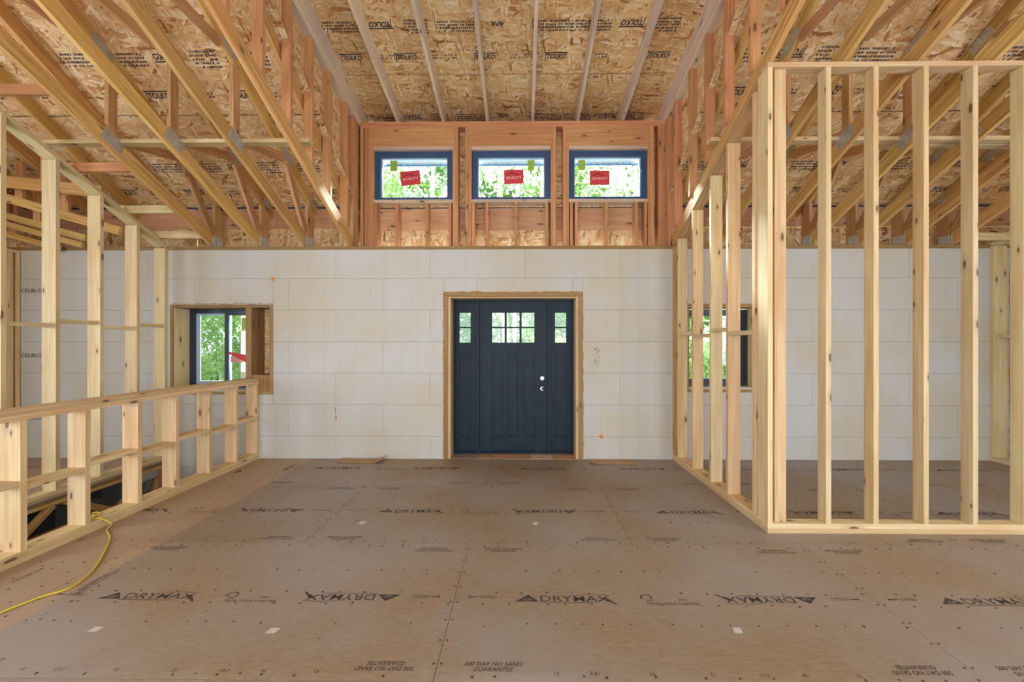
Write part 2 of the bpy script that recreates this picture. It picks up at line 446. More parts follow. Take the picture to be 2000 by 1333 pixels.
def subtract(rects, h):
    out = []
    hx0, hx1, hz0, hz1 = h
    for (x0, x1, z0, z1) in rects:
        if hx1 <= x0 or hx0 >= x1 or hz1 <= z0 or hz0 >= z1:
            out.append((x0, x1, z0, z1)); continue
        if hx0 > x0: out.append((x0, hx0, z0, z1))
        if hx1 < x1: out.append((hx1, x1, z0, z1))
        a, b = max(x0, hx0), min(x1, hx1)
        if hz0 > z0: out.append((a, b, z0, hz0))
        if hz1 < z1: out.append((a, b, hz1, z1))
    return [r for r in out if r[1] - r[0] > 0.004 and r[3] - r[2] > 0.004]

def prism(name, pts, axis, a0, a1, mat, parent=None):
    """polygon pts (two coordinates) extruded along axis 'x','y' or 'z'"""
    def mk(p, a):
        if axis == 'x': return Vector((a, p[0], p[1]))
        if axis == 'y': return Vector((p[0], a, p[1]))
        return Vector((p[0], p[1], a))
    A = [mk(p, a0) for p in pts]; B = [mk(p, a1) for p in pts]
    c = sum(A + B, Vector()) / (2 * len(pts))
    vs = [v - c for v in A + B]; n = len(pts)
    fs = [tuple(range(n)), tuple(range(2 * n - 1, n - 1, -1))] + [(i, i + n, (i + 1) % n + n, (i + 1) % n) for i in range(n)]
    me = bpy.data.meshes.new(name); me.from_pydata([tuple(v) for v in vs], [], fs)
    bm = bmesh.new(); bm.from_mesh(me); bmesh.ops.recalc_face_normals(bm, faces=bm.faces)
    uvl = bm.loops.layers.uv.new('UVMap')
    for f in bm.faces:
        for lp in f.loops:
            co = lp.vert.co + c
            if abs(f.normal.x) > 0.7: lp[uvl].uv = (co.y, co.z)
            elif abs(f.normal.z) > 0.7: lp[uvl].uv = (co.x, co.y)
            else: lp[uvl].uv = (co.x, co.z)
    bm.to_mesh(me); bm.free()
    me.materials.append(mat)
    return link(name, me, None, parent, c)

def tube(name, pts, r, mat, parent=None, seg=8, sub=6):
    P = [Vector(p) for p in pts]; Q = []
    for i in range(len(P) - 1):
        p0 = P[max(0, i - 1)]; p1 = P[i]; p2 = P[i + 1]; p3 = P[min(len(P) - 1, i + 2)]
        for s in range(sub):
            t = s / sub
            Q.append(0.5 * ((2 * p1) + (p2 - p0) * t + (2 * p0 - 5 * p1 + 4 * p2 - p3) * t * t + (3 * p1 - p0 - 3 * p2 + p3) * t ** 3))
    Q.append(P[-1]); vs = []; fs = []; n = len(Q)
    base = Q[0].copy()
    for i, q in enumerate(Q):
        d = (Q[min(n - 1, i + 1)] - Q[max(0, i - 1)]).normalized()
        u = d.cross(Vector((0, 0, 1)));
        if u.length < 1e-3: u = Vector((1, 0, 0))
        u.normalize(); w = u.cross(d)
        rr = r[i * (len(r) - 1) // (n - 1)] if isinstance(r, (list, tuple)) else r
        for k in range(seg):
            a = 2 * math.pi * k / seg
            vs.append(tuple(q - base + u * math.cos(a) * rr + w * math.sin(a) * rr))
    for i in range(n - 1):
        for k in range(seg):
            fs.append((i * seg + k, i * seg + (k + 1) % seg, (i + 1) * seg + (k + 1) % seg, (i + 1) * seg + k))
    fs.append(tuple(range(seg))[::-1]); fs.append(tuple(range((n - 1) * seg, n * seg)))
    me = bpy.data.meshes.new(name); me.from_pydata(vs, [], fs)
    for p in me.polygons: p.use_smooth = True
    me.materials.append(mat)
    return link(name, me, None, parent, base)

_tc = {}
def textmesh(s, w, h, mat, italic=0.0, bold=0.0, bar=None):
    """flat lettering centred at the origin, scaled to w x h metres"""
    k = (s, w, h, mat.name, bar)
    if k in _tc: return _tc[k]
    cu = bpy.data.curves.new('lettering', 'FONT')
    cu.body = s; cu.resolution_u = 2; cu.shear = italic; cu.offset = bold; cu.align_x = 'CENTER'; cu.align_y = 'CENTER'
    cu.space_line = 0.9
    ob = bpy.data.objects.new('lettering', cu); COL.objects.link(ob)
    dg = bpy.context.evaluated_depsgraph_get(); dg.update()
    me = bpy.data.meshes.new_from_object(ob.evaluated_get(dg))
    bpy.data.objects.remove(ob); bpy.data.curves.remove(cu)
    xs = [v.co.x for v in me.vertices]; ys = [v.co.y for v in me.vertices]
    cx, cy = (min(xs) + max(xs)) / 2, (min(ys) + max(ys)) / 2
    fx, fy = w / (max(xs) - min(xs)), h / (max(ys) - min(ys))
    for v in me.vertices:
        v.co.x = (v.co.x - cx) * fx; v.co.y = (v.co.y - cy) * fy; v.co.z = 0
    me.materials.clear()
    bm = bmesh.new(); bm.from_mesh(me)
    def poly(pts):
        bm.faces.new([bm.verts.new((x, y, 0)) for x, y in pts])
    if bar == 'tolko':   # the bar over the name with the long foot of its first letter
        poly([(-w * .62, h * .62), (w * .55, h * .62), (w * .55, h * .82), (-w * .62, h * .82)])
        poly([(-w * .60, -h * .9), (-w * .56, -h * .9), (-w * .50, h * .62), (-w * .54, h * .62)])
    if bar == 'roof':    # low roof line over the name, long leg of the X, emblem triangle before it
        poly([(-w * .02, h * .62), (w * .22, h * .82), (w * .52, h * .70), (w * .52, h * .64), (w * .22, h * .74), (-w * .02, h * .57)])
        poly([(w * .40, h * .2), (w * .56, -h * .95), (w * .60, -h * .95), (w * .46, h * .2)])
        poly([(-w * .52, -h * .72), (w * .3, -h * .72), (w * .3, -h * .64), (-w * .52, -h * .64)])
    if bar == 'arrow_r':
        poly([(w * .55, -.004), (w * .95, -.004), (w * .95, .004), (w * .55, .004)])
        poly([(w * .92, -.014), (w * 1.02, 0), (w * .92, .014)])
    if bar == 'arrow_l':
        poly([(-w * .95, -.004), (-w * .55, -.004), (-w * .55, .004), (-w * .95, .004)])
        poly([(-w * 1.02, 0), (-w * .92, -.014), (-w * .92, .014)])
    bm.to_mesh(me); bm.free()
    me.materials.append(mat)
    _tc[k] = me
    return me

def polymesh(name, polys, mat):
    vs = []; fs = []
    for p in polys:
        fs.append(tuple(range(len(vs), len(vs) + len(p)))); vs += [(a, b, 0) for a, b in p]
    me = bpy.data.meshes.new(name); me.from_pydata(vs, [], fs); me.materials.append(mat)
    return me

# frames for lettering
def R_floor(inv=False): return rotm((-1, 0, 0) if inv else (1, 0, 0), (0, 0, 1))
def R_roof(p, inv=False):
    n = Vector((0, -p, -1)).normalized()
    return rotm((-1, 0, 0) if inv else (1, 0, 0), n)
R_wall = rotm((1, 0, 0), (0, -1, 0))

# ------------------------------------------------------------------ key dimensions
DW = 5.20          # inner face of the foam wall
DO = 5.49          # outer face
SILLZ = 2.692      # top of the foam wall
BX = 2.735         # truss bearing
SB = 0.482         # slope of truss bottom chords
SR = 0.63          # slope of the main roof
XL, XR = -2.20, 1.92   # cheeks of the dormer
CY = 5.47          # inner face of the clerestory wall
PC = 0.22          # slope of the dormer roof
T = 0.038

# ------------------------------------------------------------------ ground outside
g = boxes('ground', [(-60, 60, 5.7, 80, -0.75, -0.45), (-60, 60, -60, -6.2, -0.75, -0.45)], M['soil'])
tag(g, 'green forest ground outside the house', None, None, 'structure')

# ------------------------------------------------------------------ floor
floor = struct('floor', 'brown coated board floor with printed lettering')
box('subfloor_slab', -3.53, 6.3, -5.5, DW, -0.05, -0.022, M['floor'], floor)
regions = [(-3.53, 6.3, -5.5, DW), (-6.75, -4.56, -5.5, DW), (-4.56, -3.53, -5.5, 1.2)]
rows = [(1.78 + 1.2192 * i, 1.78 + 1.2192 * (i + 1), (-0.39 if i % 2 == 0 else 0.82)) for i in range(-6, 4)]
FT = dict(dry=textmesh('DRYMAX', 0.40, 0.052, M['ink_floor'], 0.0, 0.006, 'roof'),
          gp=textmesh('GP', 0.05, 0.022, M['floor']),
          day=textmesh('500 DAY NO SAND\nGUARANTEE', 0.27, 0.055, M['ink_floor'], 0.2, 0.004),
          sp=textmesh('SPACE PANELS\n1/8" AT END', 0.11, 0.028, M['ink_floor'], 0, 0, 'arrow_l'),
          sp2=textmesh('SPACE PANELS\n1/8" AT END', 0.11, 0.028, M['ink_floor'], 0, 0, 'arrow_r'),
          mix=textmesh('MIX', 0.05, 0.018, M['ink_floor']),
          fsc=textmesh('FSC\u00ae  FSC\u00ae C001783', 0.30, 0.022, M['ink_floor']),
          n12=textmesh('12', 0.022, 0.018, M['ink_floor']), n16=textmesh('16', 0.022, 0.018, M['ink_floor']),
          n19=textmesh('19.2', 0.04, 0.018, M['ink_floor']), n24=textmesh('24', 0.022, 0.018, M['ink_floor']))
tri = polymesh('emblem', [[(-.075, -.028), (.06, -.028), (0, .034)]], M['ink_floor'])
treeout = []
for i in range(8):
    a0, a1 = math.radians(200 - i * 30), math.radians(200 - (i + 1) * 30)
    treeout.append([(.035 * math.cos(a0), .028 * math.sin(a0) + .004), (.028 * math.cos(a0), .021 * math.sin(a0) + .004), (.028 * math.cos(a1), .021 * math.sin(a1) + .004), (.035 * math.cos(a1), .028 * math.sin(a1) + .004)])
treeout.append([(-.04, -.005), (-.03, -.012), (-.02, -.002), (-.03, .004)])
treeout.append([(-.01, -.025), (.03, -.028), (.03, -.022), (-.01, -.019)])
treemark = polymesh('tree_mark', treeout, M['ink_floor'])

def inside(x, y, m=0.0):
    return any(a + m <= x <= b - m and c <= y <= d for a, b, c, d in regions)
def fput(me, x, y, inv, panel, name='printed_mark', z=.0009):
    if inside(x, y, 0.1) and 1.5 < y < 5.15 and -6 < x < 6:
        link(name, me, None, panel, (x, y, z), R_floor(inv))
pn = 0
for ri, (ya, yb, sx0) in enumerate(rows):
    k0 = -4
    for k in range(-4, 4):
        xa = sx0 + 2.4384 * k; xb = xa + 2.4384
        rects = []
        for (a, b, c, d) in regions:
            x0, x1, y0, y1 = max(xa, a), min(xb, b), max(ya, c), min(yb, d)
            if x1 - x0 > 0.05 and y1 - y0 > 0.05: rects.append((x0, x1, y0, y1))
        for (x0, x1, y0, y1) in rects:
            g_ = 0.0013
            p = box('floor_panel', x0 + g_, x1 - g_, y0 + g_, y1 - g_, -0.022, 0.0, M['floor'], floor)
            if y1 < 1.5: continue
            yc = ya + 0.585
            inv0 = False
            def put(key, rx, ry, inv):
                X = xa + rx
                if x0 + 0.1 < X < x1 - 0.1 and y0 + .02 < ry < y1 - 0.02: fput(FT[key] if isinstance(key, str) else key, X, ry, inv, p, z=.0014 if key == 'gp' else .0009)
            # upright name with emblem, turned name, certificate tree, arrows
            put('dry', 0.70, yc, False); put(tri, 0.43, yc, False); put('gp', 0.425, yc - .012, False); put('gp', 2.045, yc + .012, True)
            put('dry', 1.77, yc, True); put(tri, 2.04, yc, True)
            put(treemark, 1.12, yc + .012, False); put('fsc', 1.26, yc - 0.04, False); put('mix', 1.33, yc - 0.005, False)
            put('sp', 0.19, yc + .01, False); put('sp2', 2.24, yc + .01, True if False else False)
            put('day', 0.26, ya + 0.085, False); put('day', 2.20, ya + 0.085, True)
            put('day', 0.26, yb - 0.085, False); put('day', 2.20, yb - 0.085, True)
            for j, (key, rx) in enumerate((('n12', 0.55), ('n19', 0.72), ('n16', 0.98), ('n12', 1.25), ('n19', 1.48), ('n24', 1.66), ('n16', 1.9))):
                put(key, rx, ya + 0.05, j % 2 == 1); put(key, rx + .06, yb - 0.05, j % 2 == 0)
            # nail marks joined in one part
            bl = []
            for yy in (ya + 0.03, ya + 0.37, yc + 0.055, yc - 0.055, ya + 0.87, yb - 0.03):
                xx = xa + 0.02
                while xx < xb:
                    xx += random.choice((0.1, 0.15, 0.15, 0.22, 0.4))
                    yj = yy + random.uniform(-.006, .006)
                    s = random.uniform(.0035, .0065)
                    if x0 + .02 < xx < x1 - .02 and y0 + .01 < yj < y1 - .01:
                        bl.append((xx - s, xx + s, yj - s, yj + s, 0.0, 0.0012))
            for s_ in (xa + 0.018, xb - 0.018):
                for q in range(8):
                    yj = ya + 0.1 + q * 0.15
                    if x0 + .005 < s_ < x1 - .005 and y0 < yj < y1: bl.append((s_ - .005, s_ + .005, yj - .005, yj + .005, 0, 0.0012))
            if bl:
                o = boxes('nail_marks', bl, M['nail'], p); o['kind'] = 'stuff'
# pieces of old label stuck on the floor
def onfloor(px, py, z=0.0):
    d = 792 * (H - z) / (py - 670); return ((px - 1018.5) * d / 792, d, z)
n_ = 0
for (px, py, w_, h_, lab) in ((530, 1236, .06, .04, 'white paper scrap on the floor left of centre'),
                              (178, 1236, .055, .035, 'white paper scrap on the floor near the half wall'),
                              (1438, 1229, .05, .04, 'white paper scrap on the floor right of centre'),
                              (706, 1023, .06, .05, 'small pale paper scrap between printed rows left of the door'),
                              (1046, 1023, .05, .05, 'small pale paper scrap in front of the door')):
    x, y, _ = onfloor(px, py)
    me = polymesh('scrap', [[(-w_ / 2, -h_ / 2), (w_ * .35, -h_ / 2), (w_ / 2, h_ * .45), (-w_ * .3, h_ / 2)]], M['paper'])
    bm = bmesh.new(); bm.from_mesh(me); r_ = bmesh.ops.extrude_face_region(bm, geom=bm.faces[:]);
    bmesh.ops.translate(bm, vec=(0, 0, 0.001), verts=[v for v in r_['geom'] if isinstance(v, bmesh.types.BMVert)])
    bmesh.ops.recalc_face_normals(bm, faces=bm.faces); bm.to_mesh(me); bm.free()
    tag(link('paper_scrap', me, None, None, (x, y, 0.0005)), lab, 'paper', 'paper scraps on the floor')

# ------------------------------------------------------------------ front foam wall
wf = struct('wall_front', 'white foam block wall facing the camera')
OPEN = [(-4.545, -3.205, 0.825, 1.985), (-1.00, 0.785, -0.03, 2.145), (2.10, 3.08, 0.86, 1.99)]
zs = [-2.55 + 0.4064 * i for i in range(0, 13)] ; zs = [0.289 + 0.4064 * i for i in range(-7, 7)]
for i in range(len(zs) - 1):
    z0, z1 = zs[i], min(zs[i + 1], SILLZ)
    if i == len(zs) - 2: z1 = SILLZ
    sh = 0.61 if i % 2 else 0.0
    for k in range(-6, 7):
        x0 = -0.763 + sh - 0.61 + 1.2192 * k + 0.2; x1 = x0 + 1.2192
        x0c, x1c = max(x0, -6.75), min(x1, 6.42)
        if x1c - x0c < 0.05: continue
        if z1 < -0.01 and (x1c < -4.9 or x0c > -3.3): continue
        parts = [(x0c, x1c, z0, z1)]
        for h in OPEN: parts = subtract(parts, h)
        for (a, b, c, d) in parts:
            box('foam_block', a + .0012, b - .0012, DW, DW + 0.067, c + .0012, d - .0012, M['foam'], wf)
core = [(-6.75, 6.42, -2.6, SILLZ)]
for h in OPEN: core = subtract(core, h)
boxes('concrete_core', [(a, b, DW + 0.067, DO, c, d) for a, b, c, d in core], M['concrete'], wf)
# stains of brown foam squeezed from joints
def blob(name, c, rx, ry, rz, mat, parent):
    bm = bmesh.new(); bmesh.ops.create_icosphere(bm, subdivisions=2, radius=1)
    for v in bm.verts:
        k = 1 + random.uniform(-.2, .2); v.co = Vector((v.co.x * rx * k, v.co.y * ry * k, v.co.z * rz * k))
    me = bpy.data.meshes.new(name); bm.to_mesh(me); bm.free()
    for p in me.polygons: p.use_smooth = True
    me.materials.append(mat)
    return link(name, me, None, parent, c)
blob('foam_blob', (-3.205, DW, 2.315), .022, .012, .024, M['foam_orange'], wf)
blob('foam_blob', (1.024, DW, 0.29), .026, .012, .026, M['foam_orange'], wf)
blob('foam_blob', (-2.395, DW, 0.62), .008, .006, .05, M['foam_orange'], wf)
blob('foam_blob', (-2.39, DW, 0.52), .012, .006, .03, M['foam_orange'], wf)
boxes('joint_streak', [(1.021, 1.025, DW - .001, DW + .001, 0.30, 0.66)], M['foam_orange'], wf)
# block maker's print
for z in (2.17, 1.33, 0.52):
    link('printed_mark', textmesh('CELBLOX', 0.34, 0.048, M['ink'], 0, 0.01), None, wf, (-6.33, DW - 0.0012, z), R_wall)
# handwriting beside the door
st = []
random.seed(5)
for i in range(26):
    x = random.uniform(-.035, .035); z = random.uniform(-.11, .11); a = random.uniform(0.6, 1.4); l = random.uniform(.015, .04)
    dx, dz = l * math.cos(a), l * math.sin(a)
    st.append([(x, z), (x + .003, z - .001), (x + dx + .003, z + dz - .001), (x + dx, z + dz)])
hw = link('handwriting', polymesh('handwriting', st, M['ink']), None, wf, (0.955, DW - 0.0012, 1.30), R_wall); hw['kind'] = 'stuff'
random.seed(11)
# treated sill on top of the wall
tag(box('sill_plate', -6.75, 6.42, DW, DO, SILLZ, BX, M['treated']), 'dark treated sill board along the top of the white foam wall', 'sill')

# ------------------------------------------------------------------ door
door = struct('door_1', 'dark slate blue front door with two side panels of glass', (-0.11, 5.45, 0))
# rough buck
for (a, b) in ((-1.00, -0.945), (0.73, 0.785)):
    box('buck_board', a, b, DW - 0.006, DO, 0, 2.085, M['treated'], door)
box('buck_board', -1.00, 0.785, DW - 0.006, DO, 2.085, 2.14, M['treated'], door)
for (a, b) in ((-0.945, -0.912), (0.697, 0.73)):
    box('jack_stud', a, b, DW + 0.004, 5.5, 0, 2.085, M['pine'], door)
box('head_shim', -0.912, 0.697, DW + 0.03, 5.5, 2.068, 2.085, M['pine'], door)
for (a, b, m_) in ((-0.912, -0.56, 'floor'), (-0.56, -0.37, 'pine'), (-0.37, 0.13, 'rim'), (0.13, 0.40, 'greyish'), (0.40, 0.697, 'rim')):
    box('threshold_board', a, b - .002, DW, 5.42, -0.02, 0.004, M[m_] if m_ != 'pine' else M['rim'], door)
fx0, fx1, fz1 = -0.912, 0.697, 2.066
box('door_frame', fx0, fx0 + .028, 5.41, 5.5, 0, fz1, M['door'], door)
box('door_frame', fx1 - .028, fx1, 5.41, 5.5, 0, fz1, M['door'], door)
box('door_frame', fx0, fx1, 5.41, 5.5, fz1 - .026, fz1, M['door'], door)
box('door_frame', fx0, fx1, 5.41, 5.52, 0.0, 0.03, M['door'], door)
for (a, b) in ((-0.598, -0.566), (0.352, 0.384)):
    box('door_mullion', a, b, 5.40, 5.5, 0.03, fz1 - .026, M['door'], door)
def leaf(name, x0, x1, z0, z1, holes, recs, label=None):
    y = 5.435
    core = [(x0, x1, z0, z1)]
    for h in holes: core = subtract(core, h)
    face = list(core)
    for h in recs: face = subtract(face, h)
    lst = [(a, b, y + .016, y + .047, c, d) for a, b, c, d in core] + [(a, b, y, y + .016, c, d) for a, b, c, d in face]
    o = boxes(name, lst, M['door'], door)
    if label: o['label'] = label
    for (a, b, c, d) in holes:
        box('pane', a, b, y + .022, y + .026, c, d, M['glass'], o)
    for (a, b, c, d) in recs:     # the flat panel, a shadow line at its foot
        box('door_panel', a + .009, b - .009, y + .009, y + .0165, c + .009, d - .009, M['door'], o)
    return o
def pz(y): return H + (670 - y) * 5.435 / 792
def pxx(x): return (x - 1018.5) * 5.435 / 792
gz = [(pz(638.6), pz(611)), (pz(669.5), pz(641.4))]
gx = [(pxx(961), pxx(985.4)), (pxx(989.6), pxx(1014.6)), (pxx(1018.8), pxx(1043.6))]
slab = leaf('door_slab', -0.564, 0.350, 0.034, 2.038, [(a, b, c, d) for a, b in gx for c, d in gz],
            [(pxx(961), pxx(981.6), pz(852), pz(692)), (pxx(991.6), pxx(1011.8), pz(852), pz(692)), (pxx(1023), pxx(1043.7), pz(852), pz(692)), (pxx(961), pxx(1043.7), pz(881), pz(854))])
for a, b in ((897, 919), (1084, 1106)):
    gl = [(pxx(a), pxx(b), c, d) for c, d in gz]
    rec = [(pxx(a), pxx(b), pz(852), pz(692)), (pxx(a), pxx(b), pz(880), pz(854))]
    x0, x1 = (-0.884, -0.598) if a < 1000 else (0.384, 0.669)
    leaf('sidelight', x0, x1, 0.034, 2.038, gl, rec)
def disc(name, c, r, th, mat, parent, seg=20, r2=None):
    bm = bmesh.new()
    bmesh.ops.create_cone(bm, cap_ends=True, segments=seg, radius1=r, radius2=r2 if r2 is not None else r * .85, depth=th)
    bmesh.ops.rotate(bm, matrix=Matrix.Rotation(R90, 3, 'X'), verts=bm.verts)
    me = bpy.data.meshes.new(name); bm.to_mesh(me); bm.free(); me.materials.append(mat)
    return link(name, me, None, parent, c)
d1 = disc('deadbolt', (pxx(1058.8), 5.424, pz(739)), .030, .022, M['chrome'], slab)
box('thumb_turn', pxx(1058.8) - .004, pxx(1058.8) + .004, 5.398, 5.414, pz(739) - .014, pz(739) + .014, M['chrome'], slab)
disc('latch_rose', (pxx(1058.8), 5.430, pz(759.5)), .030, .010, M['chrome'], slab)
disc('latch_bore', (pxx(1060.2), 5.4235, pz(759.5)), .019, .003, M['doordark'], slab)
# spray foam squeezed out around the buck
def foam_line(p0, p1, parent, n=40, amp=.007):
    p0 = Vector(p0); p1 = Vector(p1); pts = []
    for i in range(n + 1):
        pts.append(p0.lerp(p1, i / n) + Vector((random.uniform(-amp, amp), random.uniform(-.002, .002), random.uniform(-amp, amp))))
    rs = [random.uniform(.001, .009) for _ in range(n + 1)]
    return tube('spray_foam', pts, rs, M['foam_orange'], parent, 6, 2)
foam_line((-1.003, DW, 0.02), (-1.003, DW, 2.13), door); foam_line((0.788, DW, 0.02), (0.788, DW, 2.13), door)
foam_line((-1.0, DW, 2.143), (0.785, DW, 2.143), door, 36)

# ------------------------------------------------------------------ small windows in the foam wall
def slider(name, label, x0, x1, z0, z1, y, fl, side, stickers):
    w = struct(name, label, ((x0 + x1) / 2, y, z0))
    F = .055
    fr = [(x0, x0 + F, z0, z1), (x1 - F, x1, z0, z1), (x0 + F, x1 - F, z1 - F, z1), (x0 + F, x1 - F, z0, z0 + F)]
    boxes('window_frame', [(a, b, y, y + .08, c, d) for a, b, c, d in fr], M['frame_dark'], w)
    xm = (x0 + x1) / 2
    S = .045
    def sash(a0, a1, yy, mt):
        fr = [(a0, a0 + S, z0 + F, z1 - F), (a1 - S, a1, z0 + F, z1 - F), (a0 + S, a1 - S, z1 - F - S * .6, z1 - F), (a0 + S, a1 - S, z0 + F, z0 + F + S * .8)]
        s = boxes('sash', [(a, b, yy, yy + .025, c, d) for a, b, c, d in fr], mt, w)
        box('pane', a0 + S, a1 - S, yy + .01, yy + .014, z0 + F + S * .8, z1 - F - S * .6, M['glass'], s)
    sash(x0 + F, xm + .03, y + .045, M['sash'] if fl else M['frame_dark'])
    sash(xm - .03, x1 - F, y + .015, M['frame_dark'])
    return w
# left window with its treated buck, wide post and boxed recess
wl = slider('window_1', 'sliding window behind the half wall', -4.49, -3.50, 0.88, 1.945, 5.44, True, -1, None)
for nm, a, b, c, d in (('buck_board', -4.545, -4.505, 0.825, 1.985), ('buck_board', -3.245, -3.205, 0.825, 1.985),
                       ('buck_board', -4.505, -3.245, 1.945, 1.985), ('buck_board', -4.505, -3.245, 0.825, 0.865)):
    box(nm, a, b, DW - 0.006, DO, c, d, M['treated'], wl)
box('jamb_liner', -4.505, -4.49, DW + .01, 5.44, 0.865, 1.945, M['spruce'], wl)
box('wide_post', -3.56, -3.485, DW - 0.004, DO, 0.865, 1.945, M['treated'], wl)
box('sheathing_piece', -3.485, -3.245, DO - .02, DO, 0.865, 1.945, M['osb_wall'], wl)
box('block', -3.485, -3.245, DW, DO - .02, 0.865, 1.075, M['treated'], wl)
box('window_stool', -4.49, -3.56, DW, 5.44, 0.865, 0.88, M['paper'], wl)
q_ = lambda px, py: ((px - 1018.5) * 5.4515 / 792, H + (670 - py) * 5.4515 / 792)
o = prism('sticker', [q_(441, 687), q_(476, 694), q_(476, 709), q_(443, 692)], 'y', 5.4515, 5.453, M['red'], wl); o['label'] = 'red sticker'
o = prism('sticker', [q_(446, 695), q_(474, 709), q_(446, 709)], 'y', 5.453, 5.454, M['pink'], wl); o['label'] = 'pink back of the folded sticker'
o = boxes('sticker', [(-3.79, -3.56, 5.4515, 5.452, 1.68, 1.83)], M['green'], wl); o['label'] = 'green sticker'
o = foam_line((-4.5, DW, 1.997), (-3.2, DW, 1.999), wl, 44, .007); o.data.materials[0] = M['concrete']
wr = slider('window_2', 'window behind the studs of the right partition', 2.14, 3.03, 0.92, 1.935, 5.44, False, 1, None)
for nm, a, b, c, d in (('buck_board', 2.10, 2.14, 0.86, 1.99), ('buck_board', 3.03, 3.08, 0.86, 1.99), ('buck_board', 2.14, 3.03, 1.945, 1.99), ('buck_board', 2.14, 3.03, 0.86, 0.90)):
    box(nm, a, b, DW - 0.006, DO, c, d, M['treated'], wr)
box('jamb_liner', 3.015, 3.03, DW + .01, 5.44, 0.90, 1.945, M['spruce'], wr)
box('window_stool', 2.14, 3.015, DW, 5.44, 0.90, 0.92, M['paper'], wr)

# ------------------------------------------------------------------ clerestory wall
cw = thing('clerestory_framing', 'orange fir framed wall with three small windows above the white foam wall', 'framed wall', (-0.13, CY, BX))
def cx(p): return (p - 1018.5) * CY / 792
def cz(p): return H + (670 - p) * CY / 792
CD = CY + 0.14
ZT = 4.485
def cst(name, xa, xb, za, zb, m='fir', y0=CY, y1=CD): return box(name, xa, xb, y0, y1, za, zb, M[m], cw)
cst('top_plate', cx(702.6), cx(1298), ZT - .038, ZT); cst('top_plate', cx(702.6), cx(1298), ZT - .076, ZT - .039)
zb = ZT - .076
for a, b in ((702.6, 708.5), (710.5, 715.5), (715.8, 720.8), (888.6, 894.4), (908.5, 914.5), (1080, 1085.6), (1099.6, 1105.8), (1269.5, 1276), (1285, 1291), (1291.3, 1297.6)):
    cst('stud', cx(a), cx(b), BX, zb)
HZ = cz(285.3)
WIN = [(730, 882.6, -0.06), (922, 1074.3, 0), (1112.2, 1263.8, 0.0)]
hdr = [(720.8, 888.4), (914.8, 1079.8), (1106, 1269.2)]
for (a, b), (wa, wb, _) in zip(hdr, WIN):
    cst('header', cx(a), cx(b), HZ, zb)
    cst('header_plate', cx(wa - 1), cx(wb + 1), cz(292), HZ - .001, 'greyish')
    cst('sill', cx(wa - 1), cx(wb + 1), cz(395.3), cz(389.2), 'greyish')
    cst('jack_stud', cx(a), cx(wa - 1.2), BX, HZ - .001); cst('jack_stud', cx(wb + 1.2), cx(b), BX, HZ - .001)
for a in (729.5, 771.5, 830.5, 876, 921.5, 948.5, 1005, 1065, 1113, 1122.8, 1181.5, 1239.8, 1258):
    cst('cripple_stud', cx(a), cx(a) + .038, BX, cz(395.5))
# sheathing behind the studs
zr1, zr2 = 3.05, 3.355
holes = [(cx(wa) + .01, cx(wb) - .01, cz(388), cz(293)) for wa, wb, _ in WIN]
sh = [(-2.36, 2.10, zr2 + .014, ZT - .01)]
for h in holes: sh = subtract(sh, h)
for (a, b, c, d) in sh: box('sheathing_sheet', a, b, CD + .002, CD + .014, c, d, M['osb_wall'], cw)
seamx = [-2.36, cx(893), cx(1102), 2.10]
box('felt_strip', -2.36, 2.10, CD + .015, CD + .02, zr2 - .02, zr2 + .04, M['membrane'], cw)
for a_, b_ in ((-2.36, -2.30), (2.02, 2.08)): box('corner_block', a_, b_, CY, CD, BX, 4.6, M['fir'], cw)
for a, b in zip(seamx[:-1], seamx[1:]):
    box('rim_board', a + .001, b - .001, CD + .002, CD + .03, zr1 + .003, zr2, M['rim'], cw)
    box('sheathing_sheet', a + .001, b - .001, CD + .002, CD + .014, BX - .02, zr1, M['osb_wall'], cw)
box('membrane_patch', cx(797), cx(827), CD - .004, CD, BX + .005, BX + .085, M['membrane'], cw)
box('paper_label', cx(959), cx(966), CD - .003, CD, BX + .01, BX + .065, M['paper'], cw)
